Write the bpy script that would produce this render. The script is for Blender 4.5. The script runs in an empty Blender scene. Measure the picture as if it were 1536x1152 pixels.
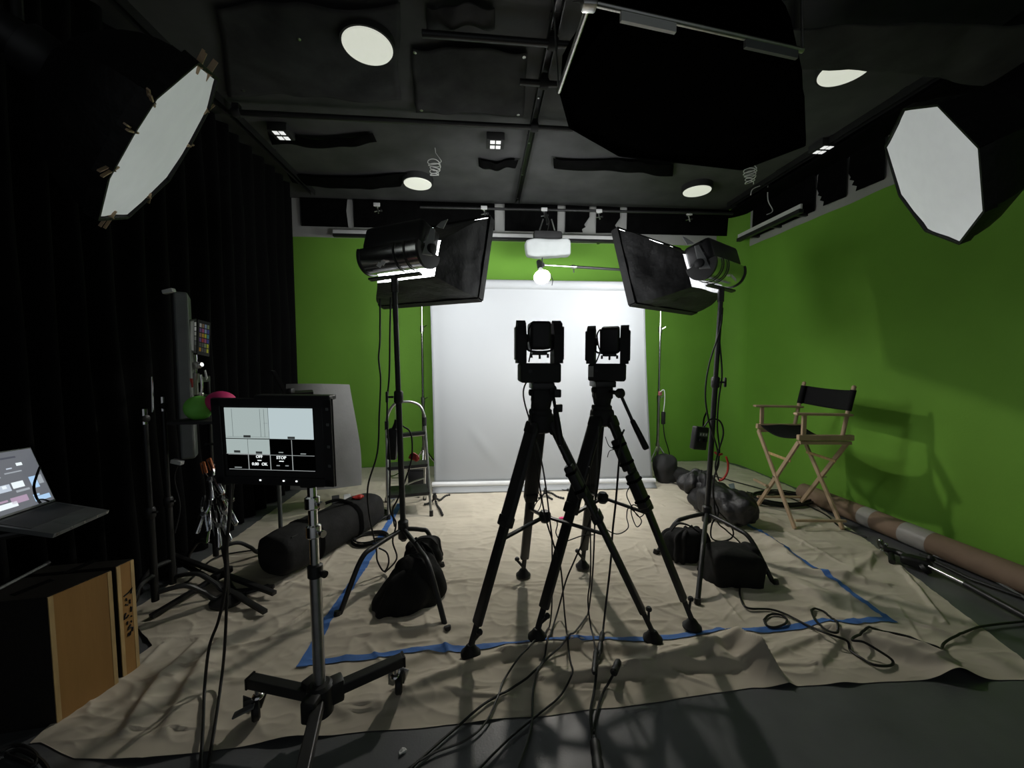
import bpy, bmesh, math, random
from mathutils import Vector, Matrix, noise, Quaternion
random.seed(7)
S = bpy.context.scene
COL = S.collection
PI = math.pi
V = Vector

# ------------------------------------------------------------------ camera
FPX, YAW, PITCH, CAMH = 585.0, math.radians(4.2), math.radians(3.5), 1.4
cam = bpy.data.cameras.new('camera'); camo = bpy.data.objects.new('camera', cam); COL.objects.link(camo)
cam.sensor_fit = 'HORIZONTAL'; cam.sensor_width = 36.0; cam.lens = 36.0 * FPX / 1536.0
cam.clip_start = 0.02; cam.clip_end = 60
camo.location = (0, 0, CAMH); camo.rotation_euler = (PI / 2 - PITCH, 0, -YAW)
S.camera = camo

def ray(px, py):
    x = (px - 768) / FPX; z = -(py - 576) / FPX
    y2 = math.cos(PITCH) + z * math.sin(PITCH); z2 = z * math.cos(PITCH) - math.sin(PITCH)
    return V((x * math.cos(YAW) + y2 * math.sin(YAW), -x * math.sin(YAW) + y2 * math.cos(YAW), z2))

def at(px, py, Y=None, Z=None, X=None):
    """point of the room seen at a pixel of the photograph, at a known depth, height or side"""
    d = ray(px, py)
    t = Y / d.y if Y is not None else ((Z - CAMH) / d.z if Z is not None else X / d.x)
    return V((d.x * t, d.y * t, CAMH + d.z * t))

# ------------------------------------------------------------------ materials
def mat(name, col, rough=0.6, metal=0.0, var=0.12, scale=9.0, bump=0.0, bscale=60.0, spec=0.5, emit=None, estr=0.0, sheen=0.0, stretch=None, dist=0.004, ridged=False):
    m = bpy.data.materials.new(name); m.use_nodes = True
    nt = m.node_tree; b = nt.nodes['Principled BSDF']
    tc = nt.nodes.new('ShaderNodeTexCoord'); src = tc.outputs['Object']
    if stretch:
        mp = nt.nodes.new('ShaderNodeMapping'); mp.inputs['Scale'].default_value = stretch
        nt.links.new(src, mp.inputs['Vector']); src = mp.outputs['Vector']
    n = nt.nodes.new('ShaderNodeTexNoise'); n.inputs['Scale'].default_value = scale; n.inputs['Detail'].default_value = 5
    nt.links.new(src, n.inputs['Vector'])
    r = nt.nodes.new('ShaderNodeValToRGB')
    c = V(col)
    r.color_ramp.elements[0].position = 0.3; r.color_ramp.elements[1].position = 0.7
    r.color_ramp.elements[0].color = (*(c * (1 - var)), 1); r.color_ramp.elements[1].color = (*(c * (1 + var)), 1)
    nt.links.new(n.outputs['Fac'], r.inputs['Fac']); nt.links.new(r.outputs['Color'], b.inputs['Base Color'])
    b.inputs['Roughness'].default_value = rough; b.inputs['Metallic'].default_value = metal
    b.inputs['Specular IOR Level'].default_value = spec
    if sheen: b.inputs['Sheen Weight'].default_value = sheen
    if bump:
        n2 = nt.nodes.new('ShaderNodeTexNoise'); n2.inputs['Scale'].default_value = bscale; n2.inputs['Detail'].default_value = 4
        if ridged: n2.noise_type = 'RIDGED_MULTIFRACTAL'; n2.inputs['Roughness'].default_value = 0.45; n2.inputs['Detail'].default_value = 3
        nt.links.new(src, n2.inputs['Vector'])
        bp = nt.nodes.new('ShaderNodeBump'); bp.inputs['Strength'].default_value = bump; bp.inputs['Distance'].default_value = dist
        nt.links.new(n2.outputs['Fac'], bp.inputs['Height']); nt.links.new(bp.outputs['Normal'], b.inputs['Normal'])
    if emit is not None:
        b.inputs['Emission Color'].default_value = (*emit, 1); b.inputs['Emission Strength'].default_value = estr
    return m

M = dict(
    green=mat('green_paint', (0.20, 0.44, 0.055), 0.75, var=0.05, scale=2.2, bump=0.25, bscale=70, spec=0.25),
    grey_wall=mat('unpainted_wall', (0.42, 0.42, 0.40), 0.8, var=0.06, scale=4, bump=0.2),
    black_wall=mat('black_wall', (0.006, 0.006, 0.006), 0.9, spec=0.1),
    floor=mat('grey_floor_paint', (0.12, 0.125, 0.13), 0.40, var=0.18, scale=3.5, bump=0.12, bscale=130, spec=0.45),
    ceiling=mat('black_ceiling_paint', (0.085, 0.085, 0.086), 0.8, var=0.2, scale=3, bump=0.3, bscale=24, spec=0.2),
    duvet=mat('black_duvetyne', (0.055, 0.055, 0.056), 0.95, var=0.2, scale=6, bump=0.5, bscale=30, spec=0.1),
    absorb=mat('deep_black_velvet', (0.0014, 0.0014, 0.0014), 0.98, var=0.3, bump=0.4, spec=0.0),
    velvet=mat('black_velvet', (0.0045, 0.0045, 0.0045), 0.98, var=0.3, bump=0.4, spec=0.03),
    curtain=mat('black_curtain', (0.0022, 0.0022, 0.0024), 0.92, var=0.3, scale=5, bump=0.3, bscale=90, spec=0.15),
    canvas=mat('drop_canvas', (0.63, 0.57, 0.46), 0.92, var=0.09, scale=2.6, bump=1.0, bscale=4.5, spec=0.15, dist=0.010, ridged=True),
    screen_cloth=mat('white_backdrop_paper', (0.425, 0.438, 0.446), 0.7, var=0.01, scale=2, bump=0.08, bscale=5, spec=0.25),
    blackmetal=mat('black_metal', (0.02, 0.02, 0.02), 0.42, spec=0.5),
    blackplastic=mat('black_plastic', (0.014, 0.014, 0.015), 0.5, var=0.2, scale=20, bump=0.1, bscale=300),
    dullblack=mat('dull_black_plastic', (0.034, 0.034, 0.034), 0.75, spec=0.3),
    softblack=mat('black_softbox_nylon', (0.0026, 0.0026, 0.0026), 0.6, bump=0.9, bscale=7, spec=0.4, dist=0.02),
    bagcloth=mat('black_canvas_bag', (0.013, 0.013, 0.0125), 0.85, var=0.25, scale=14, bump=0.6, bscale=45, spec=0.25),
    greybag=mat('charcoal_bag_cloth', (0.020, 0.020, 0.020), 0.88, var=0.25, scale=14, bump=0.5, bscale=60, spec=0.25),
    plasticbag=mat('black_bin_liner', (0.007, 0.007, 0.008), 0.55, bump=1.0, bscale=9, spec=0.6, dist=0.02),
    rubber=mat('black_cable_rubber', (0.010, 0.010, 0.010), 0.5, spec=0.4),
    greycable=mat('grey_cable_rubber', (0.055, 0.055, 0.052), 0.45),
    chrome=mat('chrome', (0.75, 0.75, 0.74), 0.16, 1.0, var=0.05),
    dullchrome=mat('worn_chrome', (0.55, 0.55, 0.54), 0.3, 1.0, var=0.12, scale=25),
    polished=mat('polished_steel', (0.85, 0.85, 0.85), 0.20, 1.0, var=0.03),
    alu=mat('brushed_aluminium', (0.62, 0.62, 0.60), 0.33, 1.0, var=0.08, stretch=(1, 1, 20)),
    darkpole=mat('dark_steel_pole', (0.03, 0.03, 0.03), 0.4, 0.4),
    silver=mat('silver_lining_fabric', (0.55, 0.56, 0.56), 0.35, 0.35, bump=0.3, bscale=30),
    greymetal=mat('grey_metal', (0.16, 0.17, 0.165), 0.5, 0.3),
    whiteplastic=mat('white_plastic', (0.72, 0.72, 0.70), 0.5, var=0.04),
    whitecloth=mat('white_diffusion_cloth', (0.62, 0.65, 0.64), 0.8, var=0.05, bump=0.4, bscale=16, dist=0.01),
    ply=mat('varnished_plywood', (0.34, 0.18, 0.055), 0.5, var=0.16, scale=7, stretch=(1.2, 1.2, 0.12), bump=0.1, bscale=60),
    plyedge=mat('pale_plywood_edge', (0.55, 0.38, 0.17), 0.6, var=0.2, scale=30, stretch=(1, 1, 0.2)),
    blackply=mat('black_plywood', (0.012, 0.010, 0.008), 0.55, bump=0.2),  # near-black core, top and side panels of the boxes
    ink=mat('black_marker_ink', (0.012, 0.010, 0.009), 0.6),
    wood=mat('pale_beech_wood', (0.50, 0.36, 0.23), 0.5, var=0.15, scale=10, stretch=(1, 1, 0.15)),
    chaircanvas=mat('black_chair_canvas', (0.010, 0.010, 0.011), 0.9, bump=0.4, bscale=220, spec=0.2),
    card=mat('brown_cardboard', (0.27, 0.185, 0.125), 0.8, var=0.12, scale=8),
    cleartape=mat('clear_packing_tape', (0.42, 0.40, 0.37), 0.3, var=0.1),
    bluetape=mat('blue_painter_tape', (0.065, 0.18, 0.50), 0.75, var=0.12, scale=12, bump=0.3),
    red=mat('red_plastic', (0.42, 0.03, 0.02), 0.5),
    orange=mat('orange_plastic_tip', (0.55, 0.16, 0.05), 0.45),
    pink=mat('pink_rubber', (0.75, 0.04, 0.20), 0.6),
    limegreen=mat('lime_green_rubber', (0.22, 0.72, 0.10), 0.6),
    board=mat('grey_foam_board', (0.22, 0.22, 0.215), 0.85, var=0.05, bump=0.2),
    keys=mat('dark_grey_keys', (0.045, 0.048, 0.05), 0.6),
    laptopbody=mat('space_grey_aluminium', (0.17, 0.18, 0.18), 0.45, 0.6),
    glassblack=mat('black_screen_glass', (0.004, 0.004, 0.004), 0.12, spec=0.5),
)
def lit(name, col, strength, base=(0.6, 0.6, 0.6)):
    """a surface that gives off light: a lamp diffuser or a screen"""
    return mat(name, base, 0.6, var=0.03, scale=14, emit=col, estr=strength)
# ------------------------------------------------------------------ mesh builder
def rotz(a): return Matrix.Rotation(a, 3, 'Z')
def basis(fwd, up=V((0, 0, 1))):
    f = V(fwd).normalized(); r = f.cross(V(up))
    if r.length < 1e-5: r = f.cross(V((0, 1, 0)))
    r.normalize(); u = r.cross(f).normalized()
    return r, f, u
def mat3(r, f, u): return Matrix((r, f, u)).transposed()
def catmull(pts, per=6, closed=False):
    P = [V(p) for p in pts]; n = len(P)
    if n < 3: return P
    out = []
    rng = n if closed else n - 1
    for i in range(rng):
        g = (lambda k: P[k % n]) if closed else (lambda k: P[min(max(k, 0), n - 1)])
        a, b, c, d = g(i - 1), g(i), g(i + 1), g(i + 2)
        for j in range(per):
            t = j / per
            out.append(0.5 * ((2 * b) + (c - a) * t + (2 * a - 5 * b + 4 * c - d) * t * t + (3 * b - a - 3 * c + d) * t ** 3))
    if not closed: out.append(P[-1])
    return out

class MB:
    def __init__(s): s.v = []; s.f = []; s.m = []; s.mi = 0
    def add(s, vs, fs):
        o = len(s.v); s.v += [V(v) for v in vs]
        for f in fs: s.f.append([i + o for i in f]); s.m.append(s.mi)
        return s
    def slot(s, i): s.mi = i; return s
    def frombm(s, bm, Mx=None, c=V((0, 0, 0))):
        bm.verts.index_update()
        vs = [(Mx @ v.co if Mx else v.co.copy()) + V(c) for v in bm.verts]
        fs = [[v.index for v in f.verts] for f in bm.faces]; bm.free()
        return s.add(vs, fs)
    def box(s, c, size, R=None, bev=0.0, seg=2):
        bm = bmesh.new(); bmesh.ops.create_cube(bm, size=1.0)
        for v in bm.verts: v.co = V((v.co.x * size[0], v.co.y * size[1], v.co.z * size[2]))
        if bev: bmesh.ops.bevel(bm, geom=bm.edges[:], offset=min(bev, min(size) * 0.49), segments=seg, affect='EDGES', profile=0.5)
        return s.frombm(bm, R, c)
    def beam(s, a, b, w, h, up=(0, 0, 1), bev=0.0):
        a, b = V(a), V(b); r, f, u = basis(b - a, V(up))
        return s.box((a + b) / 2, (w, (b - a).length, h), mat3(r, f, u), bev)
    def tube(s, pts, r, n=8, closed=False, caps=True):
        P = [V(p) for p in pts]; k = len(P)
        R = [r] * k if not isinstance(r, (list, tuple)) else list(r)
        T = []
        for i in range(k):
            a = P[(i - 1) % k] if closed else P[max(i - 1, 0)]; b = P[(i + 1) % k] if closed else P[min(i + 1, k - 1)]
            t = b - a
            T.append(t.normalized() if t.length > 1e-9 else (T[-1] if T else V((0, 0, 1))))
        up = V((0, 0, 1)) if abs(T[0].z) < 0.9 else V((1, 0, 0))
        N = T[0].cross(up).normalized(); vs = []
        for i in range(k):
            if i: N = T[i - 1].rotation_difference(T[i]) @ N
            B = T[i].cross(N)
            for j in range(n):
                a = 2 * PI * j / n; vs.append(P[i] + (N * math.cos(a) + B * math.sin(a)) * R[i])
        fs = []
        for i in range(k if closed else k - 1):
            i2 = (i + 1) % k
            for j in range(n): fs.append([i * n + j, i * n + (j + 1) % n, i2 * n + (j + 1) % n, i2 * n + j])
        if caps and not closed: fs += [list(range(n))[::-1], [(k - 1) * n + j for j in range(n)]]
        return s.add(vs, fs)
    def cyl(s, a, b, r, n=16): return s.tube([a, b], r, n)
    def lathe(s, prof, c, axis=(0, 0, 1), n=24):
        """prof: (radius, height along axis)"""
        r, f, u = basis(V(axis), V((0, 0, 1)) if abs(V(axis).normalized().z) < 0.95 else V((0, 1, 0)))
        vs = []; k = len(prof)
        for (rr, h) in prof:
            for j in range(n):
                a = 2 * PI * j / n; vs.append(V(c) + f * h + (r * math.cos(a) + u * math.sin(a)) * max(rr, 1e-4))
        fs = [[i * n + j, i * n + (j + 1) % n, (i + 1) * n + (j + 1) % n, (i + 1) * n + j] for i in range(k - 1) for j in range(n)]
        fs += [list(range(n))[::-1], [(k - 1) * n + j for j in range(n)]]
        return s.add(vs, fs)
    def disc_tube(s, c, R, r, axis=(0, 0, 1), n=32, m=8):
        rr, f, u = basis(V(axis), V((0, 0, 1)) if abs(V(axis).normalized().z) < 0.95 else V((0, 1, 0)))
        return s.tube([V(c) + (rr * math.cos(2 * PI * i / n) + u * math.sin(2 * PI * i / n)) * R for i in range(n)], r, m, closed=True)
    def ball(s, c, r, n=12, sc=(1, 1, 1)):
        bm = bmesh.new(); bmesh.ops.create_uvsphere(bm, u_segments=n * 2, v_segments=n, radius=r)
        for v in bm.verts: v.co = V((v.co.x * sc[0], v.co.y * sc[1], v.co.z * sc[2]))
        return s.frombm(bm, None, c)
    def blob(s, c, size, R=None, e=0.5, amp=0.015, fr=9.0, seed=0, fold=None):
        """a stuffed cloth shape: superellipsoid with lumps and optional gathered folds"""
        bm = bmesh.new(); bmesh.ops.create_uvsphere(bm, u_segments=64, v_segments=36, radius=1)
        sg = lambda x: math.copysign(abs(x) ** e, x)
        for v in bm.verts:
            d = v.co.normalized(); q = V((sg(d.x), sg(d.y), sg(d.z)))
            p = V((q.x * size[0] / 2, q.y * size[1] / 2, q.z * size[2] / 2))
            k = noise.noise(p * fr + V((seed, seed * 2, 0))) + 0.5 * noise.noise(p * fr * 2.3 + V((0, seed, 5)))
            if fold: k += fold[0] * math.sin(fold[1] * math.atan2(d.y, d.x) + 3 * noise.noise(p * 6)) * (1 - abs(d.z)) ** 0.5
            p += d * k * amp
            v.co = p
        return s.frombm(bm, R, c)
    def prism(s, poly, d):
        """closed polygon of points extruded by vector d"""
        P = [V(p) for p in poly]; n = len(P); d = V(d)
        return s.add(P + [p + d for p in P], [list(range(n))[::-1], [n + i for i in range(n)]] + [[i, (i + 1) % n, n + (i + 1) % n, n + i] for i in range(n)])
    def loft(s, rings, caps=True):
        n = len(rings[0]); vs = [p for r in rings for p in r]
        fs = [[i * n + j, i * n + (j + 1) % n, (i + 1) * n + (j + 1) % n, (i + 1) * n + j] for i in range(len(rings) - 1) for j in range(n)]
        if caps: fs += [list(range(n))[::-1], [(len(rings) - 1) * n + j for j in range(n)]]
        return s.add(vs, fs)
    def sheet(s, fn, nu, nv, thick=0.0):
        """grid fn(u,v)->point; thick gives it a second side"""
        g = [[V(fn(i / nu, j / nv)) for j in range(nv + 1)] for i in range(nu + 1)]
        vs = [p for r in g for p in r]; w = nv + 1
        fs = [[i * w + j, (i + 1) * w + j, (i + 1) * w + j + 1, i * w + j + 1] for i in range(nu) for j in range(nv)]
        if thick:
            b = []
            for i in range(nu + 1):
                for j in range(nv + 1):
                    du = g[min(i + 1, nu)][j] - g[max(i - 1, 0)][j]; dv = g[i][min(j + 1, nv)] - g[i][max(j - 1, 0)]
                    nn = du.cross(dv); nn = nn.normalized() if nn.length > 1e-12 else V((0, 0, 1)); b.append(g[i][j] - nn * thick)
            o = len(vs); vs = vs + b
            fs += [[o + x for x in f[::-1]] for f in fs]
            edge = [i * w for i in range(nu + 1)] + [nu * w + j for j in range(1, nv + 1)] + [i * w + nv for i in range(nu - 1, -1, -1)] + [j for j in range(nv - 1, 0, -1)]
            for k in range(len(edge)):
                a, c = edge[k], edge[(k + 1) % len(edge)]; fs.append([a, o + a, o + c, c])
        return s.add(vs, fs)
    def text(s, txt, size, org, r, u, depth=0.0008, align='CENTER'):
        cu = bpy.data.curves.new('t', 'FONT'); cu.body = txt; cu.size = size; cu.align_x = align; cu.extrude = depth; cu.resolution_u = 3
        o = bpy.data.objects.new('t', cu); COL.objects.link(o)
        dg = bpy.context.evaluated_depsgraph_get(); me = o.evaluated_get(dg).to_mesh()
        r, u = V(r), V(u); n = r.cross(u)
        s.add([V(org) + r * q.co.x + u * q.co.y + n * q.co.z for q in me.vertices], [list(p.vertices) for p in me.polygons])
        o.evaluated_get(dg).to_mesh_clear(); bpy.data.objects.remove(o); bpy.data.curves.remove(cu)
        return s
    def build(s, name, mats, parent=None, smooth=35, loc=None):
        root = parent
        while root is not None and root.parent is not None: root = root.parent
        if root is not None: org = V(root.location)
        elif loc is not None: org = V(loc)
        else:
            xs = [v.x for v in s.v]; ys = [v.y for v in s.v]; zs = [v.z for v in s.v]
            org = V(((min(xs) + max(xs)) / 2, (min(ys) + max(ys)) / 2, min(zs)))
        me = bpy.data.meshes.new(name)
        me.from_pydata([tuple(v - org) for v in s.v], [], s.f)
        mats = mats if isinstance(mats, (list, tuple)) else [mats]
        for m in mats: me.materials.append(M[m] if isinstance(m, str) else m)
        me.polygons.foreach_set('material_index', s.m)
        bm = bmesh.new(); bm.from_mesh(me); bmesh.ops.recalc_face_normals(bm, faces=bm.faces[:]); bm.to_mesh(me); bm.free()
        me.update()
        if smooth:
            me.polygons.foreach_set('use_smooth', [True] * len(me.polygons))
            try: me.set_sharp_from_angle(angle=math.radians(smooth))
            except Exception: pass
        o = bpy.data.objects.new(name, me); COL.objects.link(o)
        if parent is None: o.location = org
        else: o.parent = parent
        return o

def tag(o, label=None, cat=None, group=None, kind=None):
    if label: o['label'] = label
    if cat: o['category'] = cat
    if group: o['group'] = group
    if kind: o['kind'] = kind
    return o
def thing(name, label, cat, loc=(0, 0, 0), group=None):
    o = bpy.data.objects.new(name, None); COL.objects.link(o); o.location = V(loc); o.empty_display_size = 0.05
    return tag(o, label, cat, group)
def struct(o): o['kind'] = 'structure'; return o
def dup(o, loc=None, rz=None, parent=None, label=None):
    c = o.copy(); COL.objects.link(c)
    if parent is not None: c.parent = parent
    if loc is not None: c.location = V(loc)
    if rz is not None: c.rotation_euler = (0, 0, rz)
    if label: c['label'] = label
    for ch in list(o.children): dup(ch, parent=c)
    return c
# ------------------------------------------------------------------ the room
XL, XR, YB, ZC = -2.36, 3.42, 5.15, 3.405
struct(MB().box(((XL + XR) / 2, 1.6, -0.05), (XR - XL + 0.4, 7.4, 0.1)).build('floor', 'floor', smooth=0))
struct(MB().box(((XL + XR) / 2, 1.6, ZC + 0.05), (XR - XL + 0.4, 7.4, 0.1)).build('ceiling', 'ceiling', smooth=0))
struct(MB().box(((XL + XR) / 2, YB + 0.05, ZC / 2), (XR - XL, 0.1, ZC)).build('wall_back', 'green', smooth=0))
m = MB(); m.box((XR + 0.05, 1.6, ZC / 2), (0.1, 7.2, ZC))
rc = 0.30                                        # the green corner is a soft cove
m.loft([[V((XR - rc + rc * math.cos(a), YB - rc + rc * math.sin(a), z)) for a in [i * PI / 20 for i in range(11)]] + [V((XR, YB, z))] for z in (0.0, ZC)])
struct(m.build('wall_right', 'green', smooth=40))
struct(MB().box((XL - 0.05, 1.6, ZC / 2), (0.1, 7.2, ZC)).build('wall_left', 'black_wall', smooth=0))
# unpainted grey band above the green
zb, zr = 2.935, 2.86
def edge_band(n, seed, z0, z1, amp):
    return [z0 + (z1 - z0) * i / n + amp * noise.noise(V((i * 0.35, seed, 0))) for i in range(n + 1)]
e = edge_band(40, 1.0, zb, zb, 0.006)
m = MB(); xs = [XL + (XR - 0.28 - XL) * i / 40 for i in range(41)]
m.prism([V((x, YB - 0.004, z)) for x, z in zip(xs, e)] + [V((xs[-1], YB - 0.004, ZC)), V((xs[0], YB - 0.004, ZC))], (0, 0.003, 0))
struct(m.build('trim_1', 'grey_wall', smooth=0))
e = edge_band(60, 4.0, zr, zr, 0.012)
m = MB(); ys = [YB - 0.28 - (YB + 1.2) * i / 60 for i in range(61)]
m.prism([V((XR - 0.004, y, z)) for y, z in zip(ys, e)] + [V((XR - 0.004, ys[-1], ZC)), V((XR - 0.004, ys[0], ZC))], (0.003, 0, 0))
struct(m.build('trim_2', 'grey_wall', smooth=0))

# ------------------------------------------------------------------ black side curtain
def cur(u, v):
    y = 0.15 + 4.43 * u; z = 0.01 + 3.3 * v
    k = 0.055 * math.sin(2 * PI * (y / 0.17 + 0.6 * noise.noise(V((y * 1.5, 0, 0))))) + 0.05 * noise.noise(V((y * 2.2, z * 0.35, 3)))
    return V((-2.10 + k * (0.65 + 0.35 * (1 - v)) + 0.02 * noise.noise(V((y * 5, z * 1.4, 9))), y + 0.02 * math.sin(z * 1.3 + y), z))
tag(MB().sheet(cur, 420, 26).build('stage_curtain', 'curtain', smooth=180), 'floor-length black pleated curtain covering the whole side wall', 'curtain')

# ------------------------------------------------------------------ ceiling: tracks, pipes, cloths
def track(x, y0, y1, label):
    t = thing('ceiling_track', label, 'track', (x, y0, 3.38), 'steel tracks under the ceiling')
    m = MB()
    for s in (-1, 1): m.box((x + s * 0.024, (y0 + y1) / 2, 3.375), (0.006, y1 - y0, 0.06))
    m.box((x, (y0 + y1) / 2, 3.402), (0.054, y1 - y0, 0.006)); m.build('channel', 'blackmetal', t, 0)
    for k, y in enumerate([y0 + 0.35 + i * 0.62 for i in range(int((y1 - y0 - 0.4) / 0.62) + 1)]):
        MB().box((x, y, 3.4045), (0.07, 0.05, 0.012)).build('ceiling_bracket', 'blackmetal', t, 0)
        MB().lathe([(0.010, 0), (0.010, 0.006), (0.004, 0.008)], (x, y + 0.09, 3.399), (0, 0, -1), 10).build('bolt', 'dullchrome', t)
    return t
track(0.43, 1.4, 5.0, 'black slotted steel track running front to back over the middle of the room')
track(-2.0, 1.2, 4.9, 'black steel track near the ceiling along the black curtain')
track(3.14, 1.2, 4.9, 'black steel track near the ceiling along the green side wall')
def pipe(a, b, r, label, clamps=()):
    t = thing('ceiling_pipe', label, 'pipe', a, 'black pipes hung across the ceiling')
    MB().cyl(a, b, r, 14).build('tube', 'blackmetal', t)
    for c in clamps:
        p = V(a).lerp(V(b), c)
        mm = MB(); mm.lathe([(r + 0.010, -0.03), (r + 0.014, -0.02), (r + 0.014, 0.02), (r + 0.010, 0.03)], p, V(b) - V(a), 14); mm.box(p + V((0, 0, 0.035)), (0.05, 0.045, 0.05))
        mm.build('pipe_clamp', 'dullblack', t)
    return t
pipe((-1.95, 3.29, 3.315), (0.75, 3.32, 3.315), 0.021, 'long thin black pipe crossing under the ceiling behind the square fixtures', (0.02, 0.881))
pipe((-0.35, 2.445, 3.315), (2.05, 2.50, 3.315), 0.021, 'black pipe crossing the ceiling just behind the nearest round light', (0.325,))
pipe((0.26, 2.80, 3.315), (0.62, 2.81, 3.315), 0.021, 'short black pipe stub clamped under the middle ceiling track', (0.47,))
pipe((-0.75, 4.88, 3.235), (3.13, 4.80, 3.235), 0.016, 'thin black pipe across the far end of the ceiling carrying small clamps', ())
def hung_cloth(pts, label, matn='duvet', sag=0.06, seed=0, pins=(), name='ceiling_cloth', z0=3.398):
    """a black cloth pinned flat under the ceiling at four corners given as (x, y)"""
    a, b, c, d = [V((p[0], p[1], 0)) for p in pts]
    def fn(u, v):
        p = a.lerp(b, u).lerp(d.lerp(c, u), v)
        w = noise.noise(V((p.x * 2.3 + seed, p.y * 2.3, 0)))
        s = sag * (0.25 + 0.75 * math.sin(PI * u) ** 0.7 * (0.45 + 0.55 * math.sin(PI * v))) + 0.018 * w + 0.008 * math.sin(14 * u + 5 * w + seed)
        return V((p.x + 0.02 * w, p.y + 0.025 * math.sin(7 * u + seed), z0 - max(0.004, s)))
    t = thing(name, label, 'cloth', V((a + c) / 2) + V((0, 0, z0 - sag)), 'black cloths pinned to the ceiling')
    MB().sheet(fn, 30, 22, 0.003).build('cloth_sheet', matn, t, 180)
    for (u, v) in pins:
        p = fn(u, v); MB().lathe([(0.013, 0), (0.013, 0.003), (0.006, 0.006)], p - V((0, 0, 0.001)), (0, 0, -1), 12).build('pin', 'dullchrome', t)
    return t
def cz(px, py): q = at(px, py, Z=3.38); return (q.x, q.y)
hung_cloth([cz(618, 70), cz(792, 74), cz(786, 172), cz(622, 165)], 'square wrinkled black cloth pinned overhead beside the nearest round light', sag=0.05, seed=1.3, pins=((0.03, 0.05), (0.97, 0.05), (0.05, 0.95), (0.95, 0.95)))
hung_cloth([cz(320, 10), cz(600, 5), cz(600, 150), cz(340, 145)], 'large sagging black cloth overhead around the nearest round light', sag=0.028, seed=2.1, pins=((0.45, 0.3), (0.1, 0.9)))
hung_cloth([cz(405, 205), cz(560, 203), cz(566, 215), cz(410, 218)], 'narrow black strip put in for a dark ceiling slit behind the square fixture nearest the curtain', 'velvet', 0.07, 3.7)  # velvet strip gives the dark of a ceiling slit as colour
hung_cloth([cz(432, 262), cz(612, 262), cz(602, 282), cz(440, 276)], 'long black strip put in for a dark ceiling slit before the far round light by the curtain', 'velvet', 0.07, 4.4)  # another dark slit drawn as a velvet strip
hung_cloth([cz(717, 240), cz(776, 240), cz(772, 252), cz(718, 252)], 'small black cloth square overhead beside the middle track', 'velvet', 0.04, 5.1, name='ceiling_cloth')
hung_cloth([cz(830, 236), cz(1012, 244), cz(1010, 262), cz(830, 250)], 'long black strip put in for a dark ceiling slit behind the big octagonal softbox', 'velvet', 0.06, 6.6)  # dark of a third slit, again put in as velvet
hung_cloth([cz(640, 6), cz(742, 6), cz(742, 38), cz(640, 42)], 'black cloth overhead in front of the pipe at the top edge', 'duvet', 0.05, 7.2)
cl = lambda px, py: tuple(at(px, py, Z=3.27))[:2]
hung_cloth([cl(1195, 40), cl(1560, 30), cl(1560, 128), cl(1195, 100)], 'wide black cloth overhead that half covers the round light near the green wall', 'duvet', 0.03, 8.3, z0=3.28)
hung_cloth([cz(860, 0), cz(1190, 0), cz(1190, 70), cz(880, 4)], 'black cloth overhead in front of the big octagonal softbox', 'duvet', 0.06, 9.1)
# a dropped black beam along the green wall above the flaps
struct(MB().box((3.28, 2.6, 3.30), (0.26, 5.0, 0.02), None).build('trim_3', 'velvet', smooth=0))

disc_mat = lit('round_light_diffuser', (0.88, 0.90, 0.78), 0.27, (0.75, 0.75, 0.68))
def ceiling_light(x, y, label):
    t = thing('ceiling_light', label, 'ceiling light', (x, y, 3.36), 'round lights in the ceiling')
    MB().lathe([(0.150, 0), (0.150, 0.004), (0.146, 0.010)], (x, y, 3.342), (0, 0, -1), 48).build('diffuser', disc_mat, t)
    MB().lathe([(0.150, 0), (0.163, 0.0), (0.166, 0.02), (0.166, 0.064)], (x, y, 3.341), (0, 0, 1), 48).build('trim_ring', 'dullblack', t)
ceiling_light(-0.706, 2.600, 'round pale ceiling light nearest the camera on the curtain side')
ceiling_light(-0.712, 4.49, 'round pale ceiling light far back on the curtain side')
ceiling_light(2.46, 4.445, 'round pale ceiling light far back above the green corner')
ceiling_light(2.43, 2.57, 'round pale ceiling light half hidden behind black cloth near the green wall')
quad_mat = lit('square_fixture_cells', (0.95, 0.96, 0.94), 0.35)
def quad(px, py, label):
    q = at(px, py, Z=3.37)
    t = thing('square_fixture', label, 'ceiling light', q, 'square ceiling fixtures with four bright cells')
    MB().box(q + V((0, 0, -0.002)), (0.16, 0.16, 0.066), None, 0.006).build('housing', 'dullblack', t)
    for sx in (-1, 1):
        for sy in (-1, 1): MB().box(q + V((sx * 0.026, sy * 0.04, -0.036)), (0.042, 0.05, 0.006), None, 0.01, 3).build('light_cell', quad_mat, t)
quad(422, 197, 'small black ceiling fixture with four white cells nearest the curtain')
quad(743, 211, 'small black ceiling fixture with four white cells beside the middle track')
quad(1235, 219, 'small black ceiling fixture with four white cells near the green wall')
def coil(px, py, label, seed):
    q = at(px, py, Z=3.22)
    pts = []
    for i in range(110):
        a = i * 2 * PI / 22; k = i / 109
        pts.append(q + V(((0.062 - 0.026 * k) * math.cos(a) * (1 + 0.12 * math.sin(a * 0.7 + seed)), (0.062 - 0.026 * k) * math.sin(a), 0.07 - 0.145 * k + 0.006 * math.sin(a * 1.7 + seed))))
    pts = [q + V((0.0, 0, 0.24)), q + V((0.01, 0, 0.14))] + pts
    tag(MB().tube(pts, 0.0042, 6).build('coiled_cable', 'whiteplastic'), label, 'cable', 'pale coiled cables hanging from the ceiling')
coil(652, 252, 'pale coiled cable hanging from the ceiling beside the far round light', 0)
coil(1125, 264, 'pale coiled cable hanging from the ceiling beyond the octagonal softbox', 2)
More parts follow.
